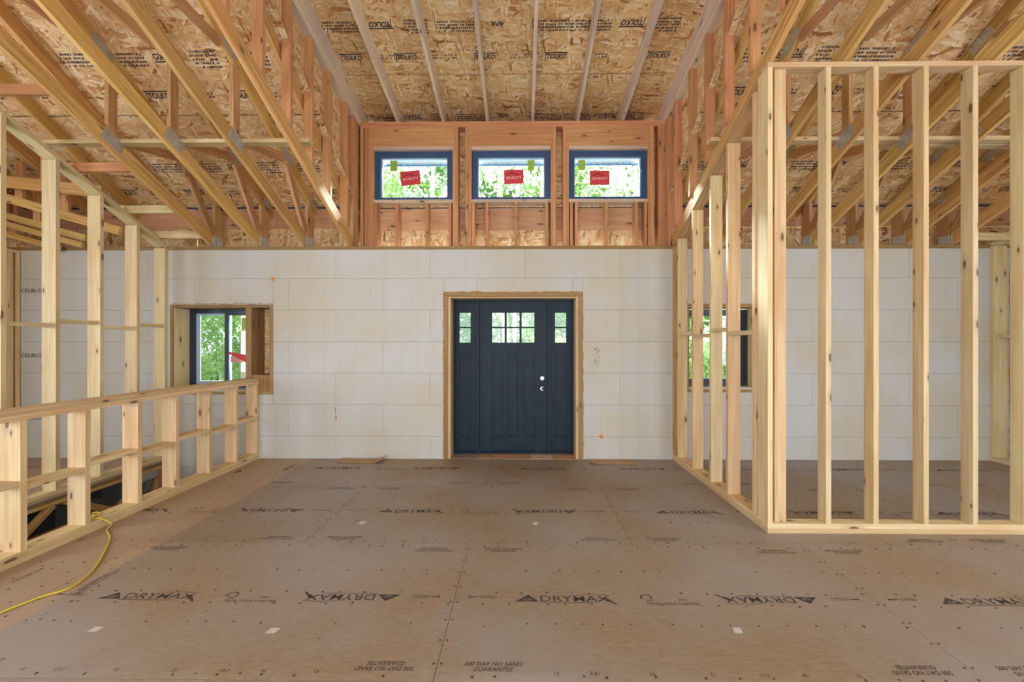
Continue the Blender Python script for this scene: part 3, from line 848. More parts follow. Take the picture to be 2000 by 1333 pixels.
# windows under the roof
for i, (wa, wb, tilt) in enumerate(WIN):
    x0, x1, z0, z1 = cx(wa) - .004, cx(wb) + .004, cz(389), cz(292.2)
    y = CY + .05
    w = struct('window_%d' % (i + 3), ('left', 'middle', 'right')[i] + ' small blue framed window under the dormer roof', ((x0 + x1) / 2, y, z0))
    F = .075
    fr = [(x0, x0 + F, z0, z1), (x1 - F, x1, z0, z1), (x0 + F, x1 - F, z1 - F, z1), (x0 + F, x1 - F, z0, z0 + F * .6)]
    boxes('window_frame', [(a, b, y, y + .09, c, d) for a, b, c, d in fr], M['frame_blue'], w)
    ix0, ix1, iz0, iz1 = x0 + F, x1 - F, z0 + F * .6, z1 - F
    S = .012
    fr = [(ix0, ix0 + S, iz0, iz1), (ix1 - S, ix1, iz0, iz1), (ix0 + S, ix1 - S, iz1 - S, iz1), (ix0 + S, ix1 - S, iz0, iz0 + S)]
    s = boxes('sash', [(a, b, y + .03, y + .05, c, d) for a, b, c, d in fr], M['sash'], w)
    box('pane', ix0 + S, ix1 - S, y + .038, y + .042, iz0 + S, iz1 - S, M['glass'], s)
    # vented trim above the glass outside
    ra = []
    ra.append((ix0, ix1, y + .12, y + .15, iz1 - .062, iz1 - .054))
    q = ix0 + .05
    while q < ix1: ra.append((q, q + .010, y + .12, y + .15, iz1 - .054, iz1 - .04)); q += .092
    boxes('vent_strip', ra, M['frame_blue'], w)
    boxes('head_trim', [(ix0 - .02, ix1 + .02, y + .15, y + .17, iz1 - .045, iz1 + .09)], M['soffit'], w)
    sx = (805.5, 1007.5, 1171.5)[i]; yp = y + .037; sz = H + (670 - (347, 345.5, 348)[i]) * yp / 792
    SW, SHh = .27, .195
    R = R_wall @ Matrix.Rotation((0.09, 0.03, 0.0)[i], 3, 'Z')
    def put(me, dx, dz, yy, nm='sticker', lab=None):
        v = R @ Vector((dx, dz, 0))
        o = link(nm, me, None, s, (((801, 1003.5, 1171)[i] - 1018.5) * yp / 792 + v.x, yy, sz + v.z), R)
        if lab: o['label'] = lab
    rect = lambda w_, h_: [[(-w_ / 2, -h_ / 2), (w_ / 2, -h_ / 2), (w_ / 2, h_ / 2), (-w_ / 2, h_ / 2)]]
    put(polymesh('sticker', rect(SW, SHh), M['red']), 0, 0, y + .0375, 'sticker', 'red sticker with a roof line and pale lettering')
    put(polymesh('roof_line', [[(-.105, .026), (-.03, .068), (.065, .026), (.065, .012), (-.03, .052), (-.105, .012)]], M['darkred']), 0, 0, y + .0368, 'printed_mark')
    put(textmesh('QUALITY', .21, .04, M['white']), 0, -.012, y + .0366, 'printed_mark')
    gp = (768.5, 1037.5, 1136)[i]
    o = link('sticker', polymesh('sticker', rect(.095, .14), M['green']), None, s, ((gp - 1018.5) * yp / 792, y + .0372, H + (670 - 323) * yp / 792), R_wall); o['label'] = 'green sticker'

# ------------------------------------------------------------------ dormer roof
CZ0 = 4.485 + 0.19      # underside of the boards above the clerestory inner face
cd = struct('ceiling', 'strand board underside of the dormer roof with rafters')
RNU = Vector((0, PC, 1)).normalized()
def dz(y): return CZ0 + PC * (CY - y)
cosP = 1 / math.sqrt(1 + PC * PC)
ysm = [6.16, 4.97, 3.78, 2.59, 1.9]
random.seed(3)
for j in range(4):
    ya, yb = ysm[j], ysm[j + 1]
    s0 = -3.4 + (1.2 if j % 2 else 0)
    for k in range(4):
        xa, xb = max(s0 + 2.44 * k, XL - .13), min(s0 + 2.44 * (k + 1), XR + .13)
        if xb - xa < .05: continue
        n = Vector((0, PC, 1)).normalized()
        p0 = Vector(((xa + xb) / 2, ya - .006, dz(ya - .006))) + n * .0065; p1 = Vector(((xa + xb) / 2, yb + .004, dz(yb + .004))) + n * .0065
        o = link('roof_sheet', boxmesh(xb - xa - .003, (p1 - p0).length, .012, M['osb']), None, cd, (p0 + p1) / 2, rotm((1, 0, 0), n))
p0 = Vector((-.14, 6.2, dz(6.2))) + RNU * .02; p1 = Vector((-.14, 1.9, dz(1.9))) + RNU * .02
link('underlay', boxmesh(4.4, (p1 - p0).length, .012, M['membrane']), None, cd, (p0 + p1) / 2, rotm((1, 0, 0), RNU))
TK = textmesh('TOLKO', 0.23, 0.062, M['ink'], 0.25, 0.03, 'tolko')
APA = textmesh('APA', 0.15, 0.055, M['ink'], 0.2, 0.03)
random.seed(21)
def smallprint(w, rows, dens=.8):
    ps = []
    for r in range(rows):
        x = -w / 2; z = (rows / 2 - r) * .034
        while x < w / 2:
            l = random.uniform(.006, .02)
            if random.random() < dens: ps.append([(x, z), (x + l, z), (x + l + .004, z + .019), (x + .004, z + .019)])
            x += l + random.uniform(.003, .012)
    return polymesh('small_print', ps, M['ink'])
SP1 = smallprint(.42, 4); SP2 = smallprint(.30, 2, .6); SP3 = smallprint(.25, 5)
tickm = polymesh('tick', [[(-.004, -.06), (.004, -.06), (.004, .06), (-.004, .06)]], M['ink'])
def rput(me, x, y, zf, slope, inv, parent, stuff=False):
    o = link('printed_mark', me, None, parent, (x, y, zf(y) - .0012), R_roof(slope, inv))
    if stuff: o['kind'] = 'stuff'
def prints(zf, slope, yline, yband, xs_line, x0, x1, parent):
    for x in xs_line:
        if x0 + .15 < x < x1 - .15: rput(TK, x, yline, zf, slope, False, parent)
        if x0 + .2 < x + .45 < x1 - .2: rput(SP2, x + .45, yline + .02, zf, slope, False, parent, True)
    if yband is not None:
        x = x0 + .25; seq = [(SP1, .3), (TK, .27), (SP3, .3), (SP1, .35), (APA, .25), (tickm, .1), (SP1, .3)]
        i = 0
        while x < x1 - .25:
            me, st_ = seq[i % len(seq)]
            rput(me, x, yband, zf, slope, True, parent, me in (SP1, SP3)); x += st_ + .12; i += 1
prints(dz, PC, 4.733, 4.35, (-1.98, -1.34, -.42, .41, 1.6), XL, XR, cd)
prints(dz, PC, 3.55, 3.1, (-1.9, -.9, 0, .9), XL, XR, cd)
prints(dz, PC, 6.0, 5.62, (), XL, XR, cd)
# rafters
RN = Vector((0, PC, 1)).normalized()
ords = ['leftmost', 'second from left', 'third from left', 'third from right', 'second from right', 'rightmost']
for i, x in enumerate((-1.675, -1.06, -.46, .15, .76, 1.365)):
    t = thing('rafter', ords[i] + ' of the six long pale rafters under the dormer roof', 'rafter', (x, CY, ZT), 'long rafters under the dormer roof')
    ya, yb = 5.72, 2.0
    off = RN * (0.092)
    board('rafter_board', Vector((x, ya, ZT + PC * (CY - ya))) + off, Vector((x, yb, ZT + PC * (CY - yb))) + off, .184, T, (1, 0, 0), M['greyish'], t)
box('eave_soffit', XL, XR, 5.60, 5.78, 4.425, 4.437, M['osb_wall'], cw)
box('eave_blocking', XL, XR, 5.74, 5.778, 4.40, 4.62, M['fir'], cw)

# ------------------------------------------------------------------ main roof, both sides
E0 = 5.55
def mz(y): return 3.345 + SR * (5.5 - y)
MN = Vector((0, SR, 1)).normalized()
cosM = 1 / math.sqrt(1 + SR * SR)
YR = 0.0                      # ridge
for nm, xa_, xb_, lab in (('ceiling.001', -6.9, XL - .02, 'strand board underside of the steep roof left of the dormer'), ('ceiling.002', XR + .02, 6.6, 'strand board underside of the steep roof right of the dormer')):
    c_ = struct(nm, lab)
    yy = 5.48; j = 0
    e0 = Vector(((xa_ + xb_) / 2, 5.72, mz(5.72))) + MN * .0065; e1 = Vector(((xa_ + xb_) / 2, 5.484, mz(5.484))) + MN * .0065
    link('roof_sheet', boxmesh(xb_ - xa_, (e1 - e0).length, .012, M['osb']), None, c_, (e0 + e1) / 2, rotm((1, 0, 0), MN))
    while yy > YR + .01:
        yn = max(yy - 1.2192 * cosM, YR)
        s0 = -7.5 + (1.2 if j % 2 else 0)
        for k in range(7):
            xa, xb = max(s0 + 2.44 * k, xa_), min(s0 + 2.44 * (k + 1), xb_)
            if xb - xa < .05: continue
            p0 = Vector(((xa + xb) / 2, yy - .006, mz(yy - .006))) + MN * .0065; p1 = Vector(((xa + xb) / 2, yn + .004, mz(yn + .004))) + MN * .0065
            link('roof_sheet', boxmesh(xb - xa - .003, (p1 - p0).length, .012, M['osb']), None, c_, (p0 + p1) / 2, rotm((1, 0, 0), MN))
        yy = yn; j += 1
    q0 = Vector(((xa_ + xb_) / 2, 5.75, mz(5.75))) + MN * .02; q1 = Vector(((xa_ + xb_) / 2, YR, mz(YR))) + MN * .02
    link('underlay', boxmesh(xb_ - xa_ - .02, (q1 - q0).length, .012, M['membrane']), None, c_, (q0 + q1) / 2, rotm((1, 0, 0), MN))
    xs = [xa_ + .35 + .9 * q for q in range(5)]
    ofs = 0.0
    prints(mz, SR, 4.27, 3.96, xs, xa_, xb_, c_)
    prints(mz, SR, 5.30, 4.97, [x + .45 for x in xs], xa_, xb_, c_)
# roof above the dormer and the far slope (close the building)
c3 = struct('ceiling.003', 'roof above and behind the camera')
def slab_between(x0, x1, ya, za, yb, zb_, th, mat, parent, name='roof_sheet'):
    p0 = Vector(((x0 + x1) / 2, ya, za)); p1 = Vector(((x0 + x1) / 2, yb, zb_))
    n = (p1 - p0).cross(Vector((1, 0, 0))).normalized()
    if n.z < 0: n = -n
    return link(name, boxmesh(x1 - x0, (p1 - p0).length, th, mat), None, parent, (p0 + p1) / 2 + n * th / 2, rotm((1, 0, 0), n))
yi = 2.36
slab_between(XL - .02, XR + .02, yi, mz(yi), YR, mz(YR), .012, M['osb'], c3)
slab_between(-6.9, 6.6, YR, mz(YR), -5.6, mz(5.6), .012, M['osb'], c3)

# ------------------------------------------------------------------ sheathing of the low eaves
eave = thing('eave_sheathing', 'rim boards and strand board strip behind the truss heels', 'sheathing', (0, 5.55, BX))
for xa_, xb_ in ((-6.87, XL - .04), (XR + .04, 6.56)):
    k = xa_
    while k < xb_ - .05:
        e = min(k + 2.44, xb_)
        box('rim_board', k + .002, e - .002, 5.50, 5.53, zr1 + (.006 if xa_ > 0 else .003), 3.335, M['rim'], eave)
        box('sheathing_sheet', k + .002, e - .002, 5.50, 5.512, BX, zr1, M['osb_wall'], eave)
        k = e
    box('felt_strip', xa_, xb_, 5.49, 5.50, 3.322, 3.342, M['membrane'], eave)

# ------------------------------------------------------------------ trusses
def corr(name, c, n, ang, w, h, parent):
    """toothed metal plate, w along the member, on a face with normal +-x, ridges across"""
    lst = [(-w / 2, w / 2, -h / 2, h / 2, -.001, .001)]
    m = 5
    for i in range(m):
        a = -w / 2 + w * (i + .3) / m
        lst.append((a, a + w / m * .45, -h / 2 * .94, h / 2 * .94, .001, .007))
    key = ('corr', round(w, 3), round(h, 3))
    if key not in _cache: _cache[key] = boxes_mesh(name, lst, M['steel'])
    x = Vector((0, math.cos(ang), math.sin(ang)))
    return link(name, _cache[key], None, parent, c, rotm(x, (n, 0, 0)))

def truss(x, side, label, group, mode='full', mat='truss'):
    """x: centre of the 38 mm thickness; side = +1 when the camera sees the +x face"""
    t = thing('roof_truss', label, 'roof truss', (x, DW, BX), group)
    m = M[mat]
    cb = .14 / 2 * math.sqrt(1 + SB * SB)
    ct = .14 / 2 / cosM
    ZB = BX - .012
    def zb_(y): return ZB + SB * (DW + .06 - y) + cb
    def zt_(y): return mz(y) - .002 - ct
    YE = 0.9 if mode != 'top' else 0.1
    bc = None
    if mode in ('full', 'cheek'):
        a = Vector((x, DW - .005, zb_(DW - .005))); b = Vector((x, YE, zb_(YE)))
        # bottom chord with its foot cut level on the sill
        pts = [(DW + .06, BX), (DW + .19, BX), (DW + .02, zb_(DW + .02) + cb), (YE, zb_(YE) + cb), (YE, zb_(YE) - cb), (DW - .02, zb_(DW - .02) - cb)]
        o = bc = prism('bottom_chord', pts, 'x', x - T / 2, x + T / 2, m, t)
        rebake(o, SB)
    pts = [(5.5, mz(5.5) - .002), (0.02, mz(.02) - .002), (0.02, mz(.02) - 2 * ct), (5.5, mz(5.5) - 2 * ct)]
    xt = x - side * .118 if mode == 'cheek' else x
    o = tc_ = prism('top_chord', pts, 'x', xt - T / 2, xt + T / 2, m, t); rebake(o, SR)
    if mode == 'top': return t
    ym = 3.93
    if mode == 'cheek': pass
    board('heel_post', (x, 5.33, BX), (x, 5.33, mz(5.33) - 2 * ct + .01), .15, T, (1, 0, 0), M['trussweb'], t)
    if mode == 'cheek': return t
    w = .089
    def web(y0, z0, y1, z1, nm='web'): board(nm, (x, y0, z0), (x, y1, z1), w, T * .98, (1, 0, 0), M['trussweb'], t)
    zb_top = lambda y: zb_(y) + cb; zt_bot = lambda y: zt_(y) - ct
    if mode == 'full':
        web(ym, zb_top(ym) - .02, ym, zt_bot(ym) + .02)
    web(ym + .06, zb_top(ym) - .01, 4.72, zt_bot(4.72))
    web(4.80, zt_bot(4.80) + .01, 5.22, zb_top(5.20) + .02)
    web(3.72, zt_bot(3.75), 2.35, zb_top(2.3))
    web(2.2, zb_top(2.2), 1.6, zt_bot(1.6))
    sa = math.atan(-SB); ta = math.atan(-SR)
    for s in (side,):
        xx = x + s * (T / 2 + .0015)
        corr('connector_plate', (xx, ym, zb_(ym) + .03), s, sa, .21, .13, bc)
        corr('connector_plate', (xx, 3.83, zt_(3.83)), s, ta, .21, .10, tc_)
        corr('connector_plate', (xx, 4.78, zt_(4.78) - .01), s, ta, .21, .10, tc_)
        corr('connector_plate', (xx, 5.30, BX + .075), s, 0, .18, .13, bc)
        corr('connector_plate', (xx, 5.36, zt_(5.36) + .0), s, ta, .12, .08, tc_)
    return t

def rebake(o, s):
    """re-lay the UVs of a sloping chord so that the grain follows it"""
    me = o.data; a = math.atan(-s); ca, sa = math.cos(a), math.sin(a)
    uvl = me.uv_layers[0]
    for p in me.polygons:
        for li in p.loop_indices:
            v = me.vertices[me.loops[li].vertex_index].co
            u = v.y * ca + v.z * sa; w = -v.y * sa + v.z * ca
            uvl.data[li].uv = (u, w + v.x + p.index * .7)

LT = [-2.215, -2.80, -3.41, -4.02]
ln = ['along the left cheek of the dormer', 'second left of the dormer', 'third left of the dormer', 'fourth left of the dormer, nearest the tall sloped stud wall']
for i, x in enumerate(LT):
    truss(x, 1, 'ochre roof truss ' + ln[i], 'roof trusses left of the dormer', 'cheek' if i == 0 else 'full')
for i, x in enumerate((-4.66, -5.26, -5.87, -6.48)):
    truss(x, 1, 'dark upper truss chord under the left roof, ' + ('first', 'second', 'third', 'farthest')[i] + ' beyond the tall sloped stud wall', 'upper chords over the left wing', 'top')
RT = [1.965, 2.545, 3.13, 3.72, 4.31, 4.90, 5.50]
rn = ['along the right cheek of the dormer', 'second right of the dormer', 'third right of the dormer', 'fourth right of the dormer', 'fifth right of the dormer', 'sixth right of the dormer', 'seventh right of the dormer, nearest the right wall']
for i, x in enumerate(RT):
    truss(x, -1, 'ochre roof truss ' + rn[i], 'roof trusses right of the dormer', 'cheek' if i == 0 else 'full')

# long lateral boards nailed on the truss webs
tag(box('lateral_brace', -4.95, -2.11, 4.0, 4.089, 3.485, 3.523, M['spruce']), 'long pale flat board running across the left trusses', 'brace')
tag(box('lateral_brace', 1.86, 5.6, 4.0, 4.089, 3.475, 3.513, M['spruce']), 'long pale flat board running across the right trusses', 'brace')
tag(box('lateral_brace', 3.6, 6.2, 4.10, 4.189, 3.47, 3.508, M['spruce']), 'second pale board lapped behind the brace on the right trusses', 'brace')

# ------------------------------------------------------------------ dormer cheeks
def cheek(side, xin, label):
    t = thing('dormer_cheek', label, 'framed wall', (xin, CY, 3.3))
    s = -1 if side == 'l' else 1
    xo = xin + s * .089
    a, b = min(xin, xo), max(xin, xo)
    def zp(y): return ZT + PC * (CY - y)
    cb2 = .14 * math.sqrt(1 + SB * SB)
    for y in (5.09, 4.65, 4.24, 3.84, 3.42, 3.0):
        zlo = BX + SB * (DW + .06 - y) + cb2 * .97
        pts = [(y, zlo), (y + T, zlo - SB * T), (y + T, zp(y + T) - .04), (y, zp(y) - .04)]
        o = prism('stud', pts, 'x', a, b, M['fir'], t)
        me = o.data
        for p in me.polygons:
            for li in p.loop_indices:
                v = me.vertices[me.loops[li].vertex_index].co
                me.uv_layers[0].data[li].uv = (v.z, v.x + v.y + p.index * .4)
    for y in (5.34, 5.385, 5.43):
        box('corner_stud', a, b, y - .02, y + T - .021, BX, zp(5.4) - .04, M['fir'], t)
    board('top_plate', (xin + s * .0445, CY + .13, zp(CY + .13) - .019), (xin + s * .0445, 2.3, zp(2.3) - .019), .089, T, RN, M['greyish'], t)
    board('edge_rafter', Vector((xin - s * .02, CY + .2, zp(CY + .2))) + RN * .092, Vector((xin - s * .02, 2.2, zp(2.2))) + RN * .092, .184, T, (1, 0, 0), M['greyish'], t)
    # outer sheathing above the main roof line
    xs0, xs1 = (xo - .012, xo) if s < 0 else (xo, xo + .012)
    xs0, xs1 = min(xs0, xs1), max(xs0, xs1)
    def tri_(ya, yb): 
        return [(ya, mz(ya) + .01), (ya, dz(ya)), (yb, dz(yb)), (yb, max(mz(yb) + .01, min(mz(yb) + .01, dz(yb))))]
    for ya, yb in ((5.6, 4.45), (4.446, 3.3), (3.296, 2.42)):
        o = prism('sheathing_sheet', tri_(ya, yb), 'x', xs0, xs1, M['osb'], t)
    board('flashing_strip', (xo + s * -.002, 5.5, mz(5.5) + .004), (xo + s * -.002, 2.4, mz(2.4) + .004), .006, .004, (1, 0, 0), M['membrane'], t)
    return t
cheek('l', XL, 'left side wall of the dormer, orange studs stepping up toward the camera')
cheek('r', XR, 'right side wall of the dormer, orange studs stepping up toward the camera')

# ------------------------------------------------------------------ right partition (runs toward the camera) and its return wall
YC = 3.194
PX0, PX1 = 1.93, 2.045
rp = thing('sloped_partition', 'pale stud partition with sloped top running from the white wall right of the door', 'stud wall', (PX0, (YC + DW) / 2, 0))
box('bottom_plate', PX0, PX1, YC + .002, DW - .002, 0, .038, M['pine'], rp)
box('bottom_plate', PX0 + .002, PX1 - .001, YC + .09, DW - .002, .0385, .0765, M['pine'], rp)
def ps(y): return BX - .012 + SB * (DW + .06 - y)
NB = Vector((0, SB, 1)).normalized()
YP = YC - .16
board('top_plate', (PX0 + .0575, DW - .01, ps(DW - .01) - .021), (PX0 + .0575, YC + .02, ps(YC + .02) - .021), .115, T, NB, M['trussweb'], rp)
pys = [3.375, 3.81, 4.148, 4.583, 5.02, 5.155]
for y in pys:
    zt = ps(y + T) - .043
    m_ = {4.148: 'spruce', 4.583: 'pine', 5.155: 'truss'}.get(y, 'pine')
    o = box('stud', PX0, PX1, y, y + T, .0766, zt, M[m_], rp)
for i, (ya, yb) in enumerate(zip(pys[:-2], pys[1:-1])):
    z = (1.56, 1.60, 1.55, 1.58)[i]
    box('blocking', PX0 + .004, PX0 + .093, ya + T + .001, yb - .001, z, z + .038, M['spruce'], rp)
rw = thing('short_stud_wall', 'pale stud wall facing the camera on the right, with flat top plate', 'stud wall', (3.2, YC, 0))
XE = 4.45
TOPZ = 3.69
box('bottom_plate', PX0 - .002, XE, YC, YC + .089, 0, .038, M['pine'], rw)
box('bottom_plate', PX0 - .002, XE, YC, YC + .089, .0385, .0765, M['spruce'], rw)
box('top_plate', PX0 - .002, XE, YC, YC + .089, TOPZ - .038, TOPZ, M['pine'], rw)
def rstud(nm, x0, x1, y0, y1, mt): box(nm, x0, x1, y0, y1, .0766, TOPZ - .0385, M[mt], rw)
rstud('corner_stud', PX0 - .002, PX0 + .036, YC, YC + .135, 'spruce')
rstud('corner_stud', 2.0, 2.089, YC + .03, YC + .068, 'pine')
sx_ = [2.38, 2.748, 3.135, 3.515, 3.905, 4.30]
for i, x in enumerate(sx_): rstud('stud', x, x + .04, YC, YC + .089, ('spruce', 'pine', 'pine', 'spruce', 'spruce', 'spruce')[i])
# sloped plate over the corner: raking end of the partition's top up to the flat plate

# ------------------------------------------------------------------ half wall beside the stair opening
PHX1 = -3.385; PHX0 = PHX1 - .14
hwl = thing('half_wall', 'low pale stud wall guarding the stair opening on the left', 'stud wall', ((PHX0 + PHX1) / 2, 3.6, 0))
YN = 1.6
box('bottom_plate', PHX0, PHX1, YN, DW - .002, 0, .038, M['pine'], hwl)
box('bottom_plate', PHX0 + .001, PHX1 - .001, YN, DW - .002, .0385, .0765, M['pine'], hwl)
box('top_plate', PHX0, PHX1, YN, DW - .002, .966, 1.004, M['pine'], hwl)
box('top_plate', PHX0 + .001, PHX1 - .001, YN, DW - .002, 1.0045, 1.0425, M['pine'], hwl)
hys = [1.88, 2.29, 2.704, 3.112, 3.544, 3.94, 4.363, 4.774, 5.15]
for i, y in enumerate(hys):
    box('stud', PHX0, PHX1, y, y + T, .0766, .9655, M['pine'], hwl)
    if i < len(hys) - 1:
        z = .52 if i % 2 else .485
        box('blocking', PHX0 + .004, PHX1 - .004, y + T + .001, hys[i + 1] - .001, z, z + .038, M['pine'], hwl)

# ------------------------------------------------------------------ tall sloped stud wall left of the stairs
TX1 = -4.58; TX0 = TX1 - .14
tw = thing('tall_sloped_stud_wall', 'tall pale stud wall with steep sloped top plate left of the stair opening', 'stud wall', ((TX0 + TX1) / 2, 4.2, 0))
box('bottom_plate', TX0, TX1, 1.0, DW - .002, 0, .038, M['spruce'], tw)
tys = [2.68, 3.10, 3.52, 3.94, 4.36, 4.78, 5.16]
for i, y in enumerate(tys):
    box('stud', TX0, TX1, y, y + T, .0385, ps(y + T) - .045, M['spruce'], tw)
    if i < len(tys) - 1:
        z = (1.69, 1.65, 1.70, 1.655, 1.70, 1.655)[i] if i else 1.655
        z = 1.645 if i % 2 == 0 else 1.69
        box('blocking', TX1 - .1, TX1 - .011, y + T + .001, tys[i + 1] - .001, z, z + .038, M['spruce'], tw)
board('top_plate', ((TX0 + TX1) / 2, DW - .01, ps(DW - .01) - .021), ((TX0 + TX1) / 2, 1.6, ps(1.6) - .021), .14, T, NB, M['spruce'], tw)
# short blocks tying its top plate to the nearest truss
for i, (y, mt, lab) in enumerate(((3.43, 'fir', 'nearest pinkish block between the tall wall plate and the truss'), (4.16, 'fir', 'second pinkish block between the tall wall plate and the truss'),
                                  (4.70, 'spruce', 'third block, pale, between the tall wall plate and the truss'), (5.10, 'spruce', 'pale block lying on the white wall beside the sloped plate'))):
    z = ps(y) + .02
    tag(box('tie_block', TX1 - .12, -4.04, y, y + T, z, z + .089, M[mt]), lab, 'block', 'tie blocks above the tall sloped wall')

# ------------------------------------------------------------------ left wing
wlft = struct('wall_left', 'left side wall of foam blocks with studs')
for i in range(len(zs) - 1):
    z0, z1 = zs[i], min(zs[i + 1], SILLZ)
    if z1 <= 0: continue
    for k in range(5):
        ya, yb = 5.2 - 1.22 * (k + 1) + (.6 if i % 2 else 0), 5.2 - 1.22 * k + (.6 if i % 2 else 0)
        ya, yb = max(ya, -1), min(yb, DW)
        if yb - ya > .05: box('foam_block', -6.75, -6.68, ya + .001, yb - .001, z0 + .001, z1 - .001, M['foam'], wlft)
lf = thing('left_furring_wall', 'brown stud wall in the far left corner against the white foam', 'stud wall', (-6.53, 4.6, 0))
for y in (5.15, 5.08, 4.70, 4.30, 3.9, 3.5):
    box('stud', -6.64, -6.50, y, y + T, .0385, 2.65, M['pine'], lf)
box('bottom_plate', -6.64, -6.50, 1.5, DW - .002, 0, .038, M['pine'], lf)
box('top_plate', -6.64, -6.50, 1.5, DW - .002, 2.6505, 2.6885, M['pine'], lf)
# chords of the crossing trusses of the left wing (seen low between the tall studs)
def wing(y, k0, s, x_end, w, label, mt='truss'):
    x0 = -6.75; 
    zl = H + k0 * y + 0.0
    # k0 is height/depth at x = -1.286*y
    xr = -1.286 * y
    f = lambda x: H + k0 * y - s * (x - xr) + w / 2
    t = thing('wing_truss', label, 'truss', (x0, y, f(x0)), 'crossing trusses over the left wing')
    board('bottom_chord', (x0, y, f(x0)), (x_end, y, f(x_end)), w, T, (0, 1, 0), M[mt], t)
    for q in range(4):
        xx = x0 + .25 + q * .55
        if xx < x_end - .1: board('web', (xx, y + .001, f(xx)), (xx, y + .001, mz(y) - .17), .089, T * .9, (0, 1, 0), M['fir'], t)
wing(4.55, .388, .11, -4.75, .13, 'uppermost reddish crossing chord behind the tall stud wall')
wing(4.75, .351, .29, -4.75, .10, 'bright ochre crossing chord behind the tall stud wall, second from the top')
wing(4.93, .309, .28, -5.35, .08, 'third crossing chord from the top behind the tall stud wall')
wing(5.03, .290, .28, -5.5, .07, 'fourth crossing chord from the top behind the tall stud wall')
wing(5.12, .265, .28, -5.9, .07, 'lowest crossing chord just above the left end of the white wall')

# ------------------------------------------------------------------ right end
wrt = struct('wall_right', 'right side wall of foam blocks')
for i in range(len(zs) - 1):
    z0, z1 = zs[i], min(zs[i + 1], SILLZ)
    if z1 <= 0: continue
    for k in range(5):
        ya, yb = 5.2 - 1.22 * (k + 1) + (.6 if i % 2 else 0), 5.2 - 1.22 * k + (.6 if i % 2 else 0)
        ya, yb = max(ya, -1), min(yb, DW)
        if yb - ya > .05: box('foam_block', 6.30, 6.40, ya + .001, yb - .001, z0 + .001, z1 - .001, M['foam'], wrt)
rf = thing('right_furring_wall', 'cream stud wall in the far right corner with a floor plate', 'stud wall', (6.02, 4.4, 0))
box('bottom_plate', 5.93, 6.07, 3.4, DW - .002, 0, .045, M['spruce'], rf)
for y in (5.16, 4.1): box('stud', 5.93, 6.10, y, y + T, .0455, ps(y) - .06, M['spruce'], rf)
board('top_plate', (6.0, DW - .01, ps(DW - .01) - .021), (6.0, 3.4, ps(3.4) - .021), .14, T, NB, M['spruce'], rf)
box('blocking', 5.96, 6.1, 4.14, 5.158, 1.555, 1.593, M['spruce'], rf)
foam_line((6.18, DW - .005, .05), (6.18, DW - .005, 2.66), wrt, 50, .01)
tag(box('tie_block', 5.52, 6.05, 5.02, 5.058, 2.75, 2.84, M['spruce']), 'pale block above the cream stud in the far right corner', 'block')

# ------------------------------------------------------------------ stair opening: floor trusses of the left platform, pit
pit = struct('wall_stairwell', 'dark basement walls below the stair opening')
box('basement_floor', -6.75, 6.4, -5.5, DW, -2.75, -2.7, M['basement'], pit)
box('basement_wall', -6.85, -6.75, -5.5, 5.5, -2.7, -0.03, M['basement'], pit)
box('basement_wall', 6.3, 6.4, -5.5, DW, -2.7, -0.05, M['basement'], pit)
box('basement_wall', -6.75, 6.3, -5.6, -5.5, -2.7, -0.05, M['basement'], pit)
ft = thing('floor_truss', 'brown floor truss along the left side of the stair opening', 'floor truss', (-4.60, 3.2, -.4))
box('top_chord', TX0, TX1 - .002, .8, DW - .02, -.062, -.024, M['treated'], ft)
box('top_chord', TX0, TX1 - .004, .8, DW - .02, -.104, -.066, M['truss'], ft)
box('bottom_chord', TX0, TX1 - .004, .8, DW - .02, -.42, -.382, M['truss'], ft)
for y in (5.09, 3.55, 2.1):
    board('web_post', (TX1 - .045, y, -.382), (TX1 - .045, y, -.104), .089, T, (0, 1, 0), M['truss'], ft)
for ya, yb in ((5.02, 4.62), (4.05, 4.5), (3.95, 3.62), (2.9, 3.45), (2.8, 2.2)):
    board('web', (TX1 - .045, ya, -.11), (TX1 - .045, yb, -.38), .06, T, (1, 0, 0), M['truss'], ft)
corr('connector_plate', (TX1 - .001, 4.93, -.15), 1, 0, .26, .09, ft)
ft2 = thing('floor_truss', 'floor truss edge below the half wall at the near side of the stair opening', 'floor truss', (-3.5, 3.2, -.4))
box('top_chord', PHX0 - .002, PHX0 + .09, .8, DW - .02, -.09, -.052, M['truss'], ft2)
box('bottom_chord', PHX0 - .002, PHX0 + .09, .8, DW - .02, -.42, -.382, M['truss'], ft2)
tag(boxes('stair_beam', [(-4.7, -3.6, 1.9, 1.938, -.36, -.27)], M['truss']), 'ochre board crossing the dark stair opening', 'board')

# ------------------------------------------------------------------ back of the house (behind the camera)
wb = struct('wall_back', 'back wall with tall openings behind the camera')
bk = [(-6.75, 6.4, 0, 6.9)]
for h in ((-4.7, -1.7, .3, 3.0), (-1.5, 1.9, .3, 4.9), (2.3, 5.3, .3, 3.0)): bk = subtract(bk, h)
for (a, b, c, d) in bk:
    d = min(d, 3.3 if True else d)
    if d > c: box('sheathing_sheet', a, b, -5.53, -5.5, c, d, M['osb_wall'], wb)
for xx, nm in ((-6.86, 'wall_gable_left'), (6.55, 'wall_gable_right')):
    pts = [(-5.5, 0), (5.5, 0), (5.5, 3.34), (0, mz(0)), (-5.5, 3.34)]
    o = prism(nm, pts, 'x', xx, xx + .03, M['osb_wall']); tag(o, 'gable end wall', None, None, 'structure')

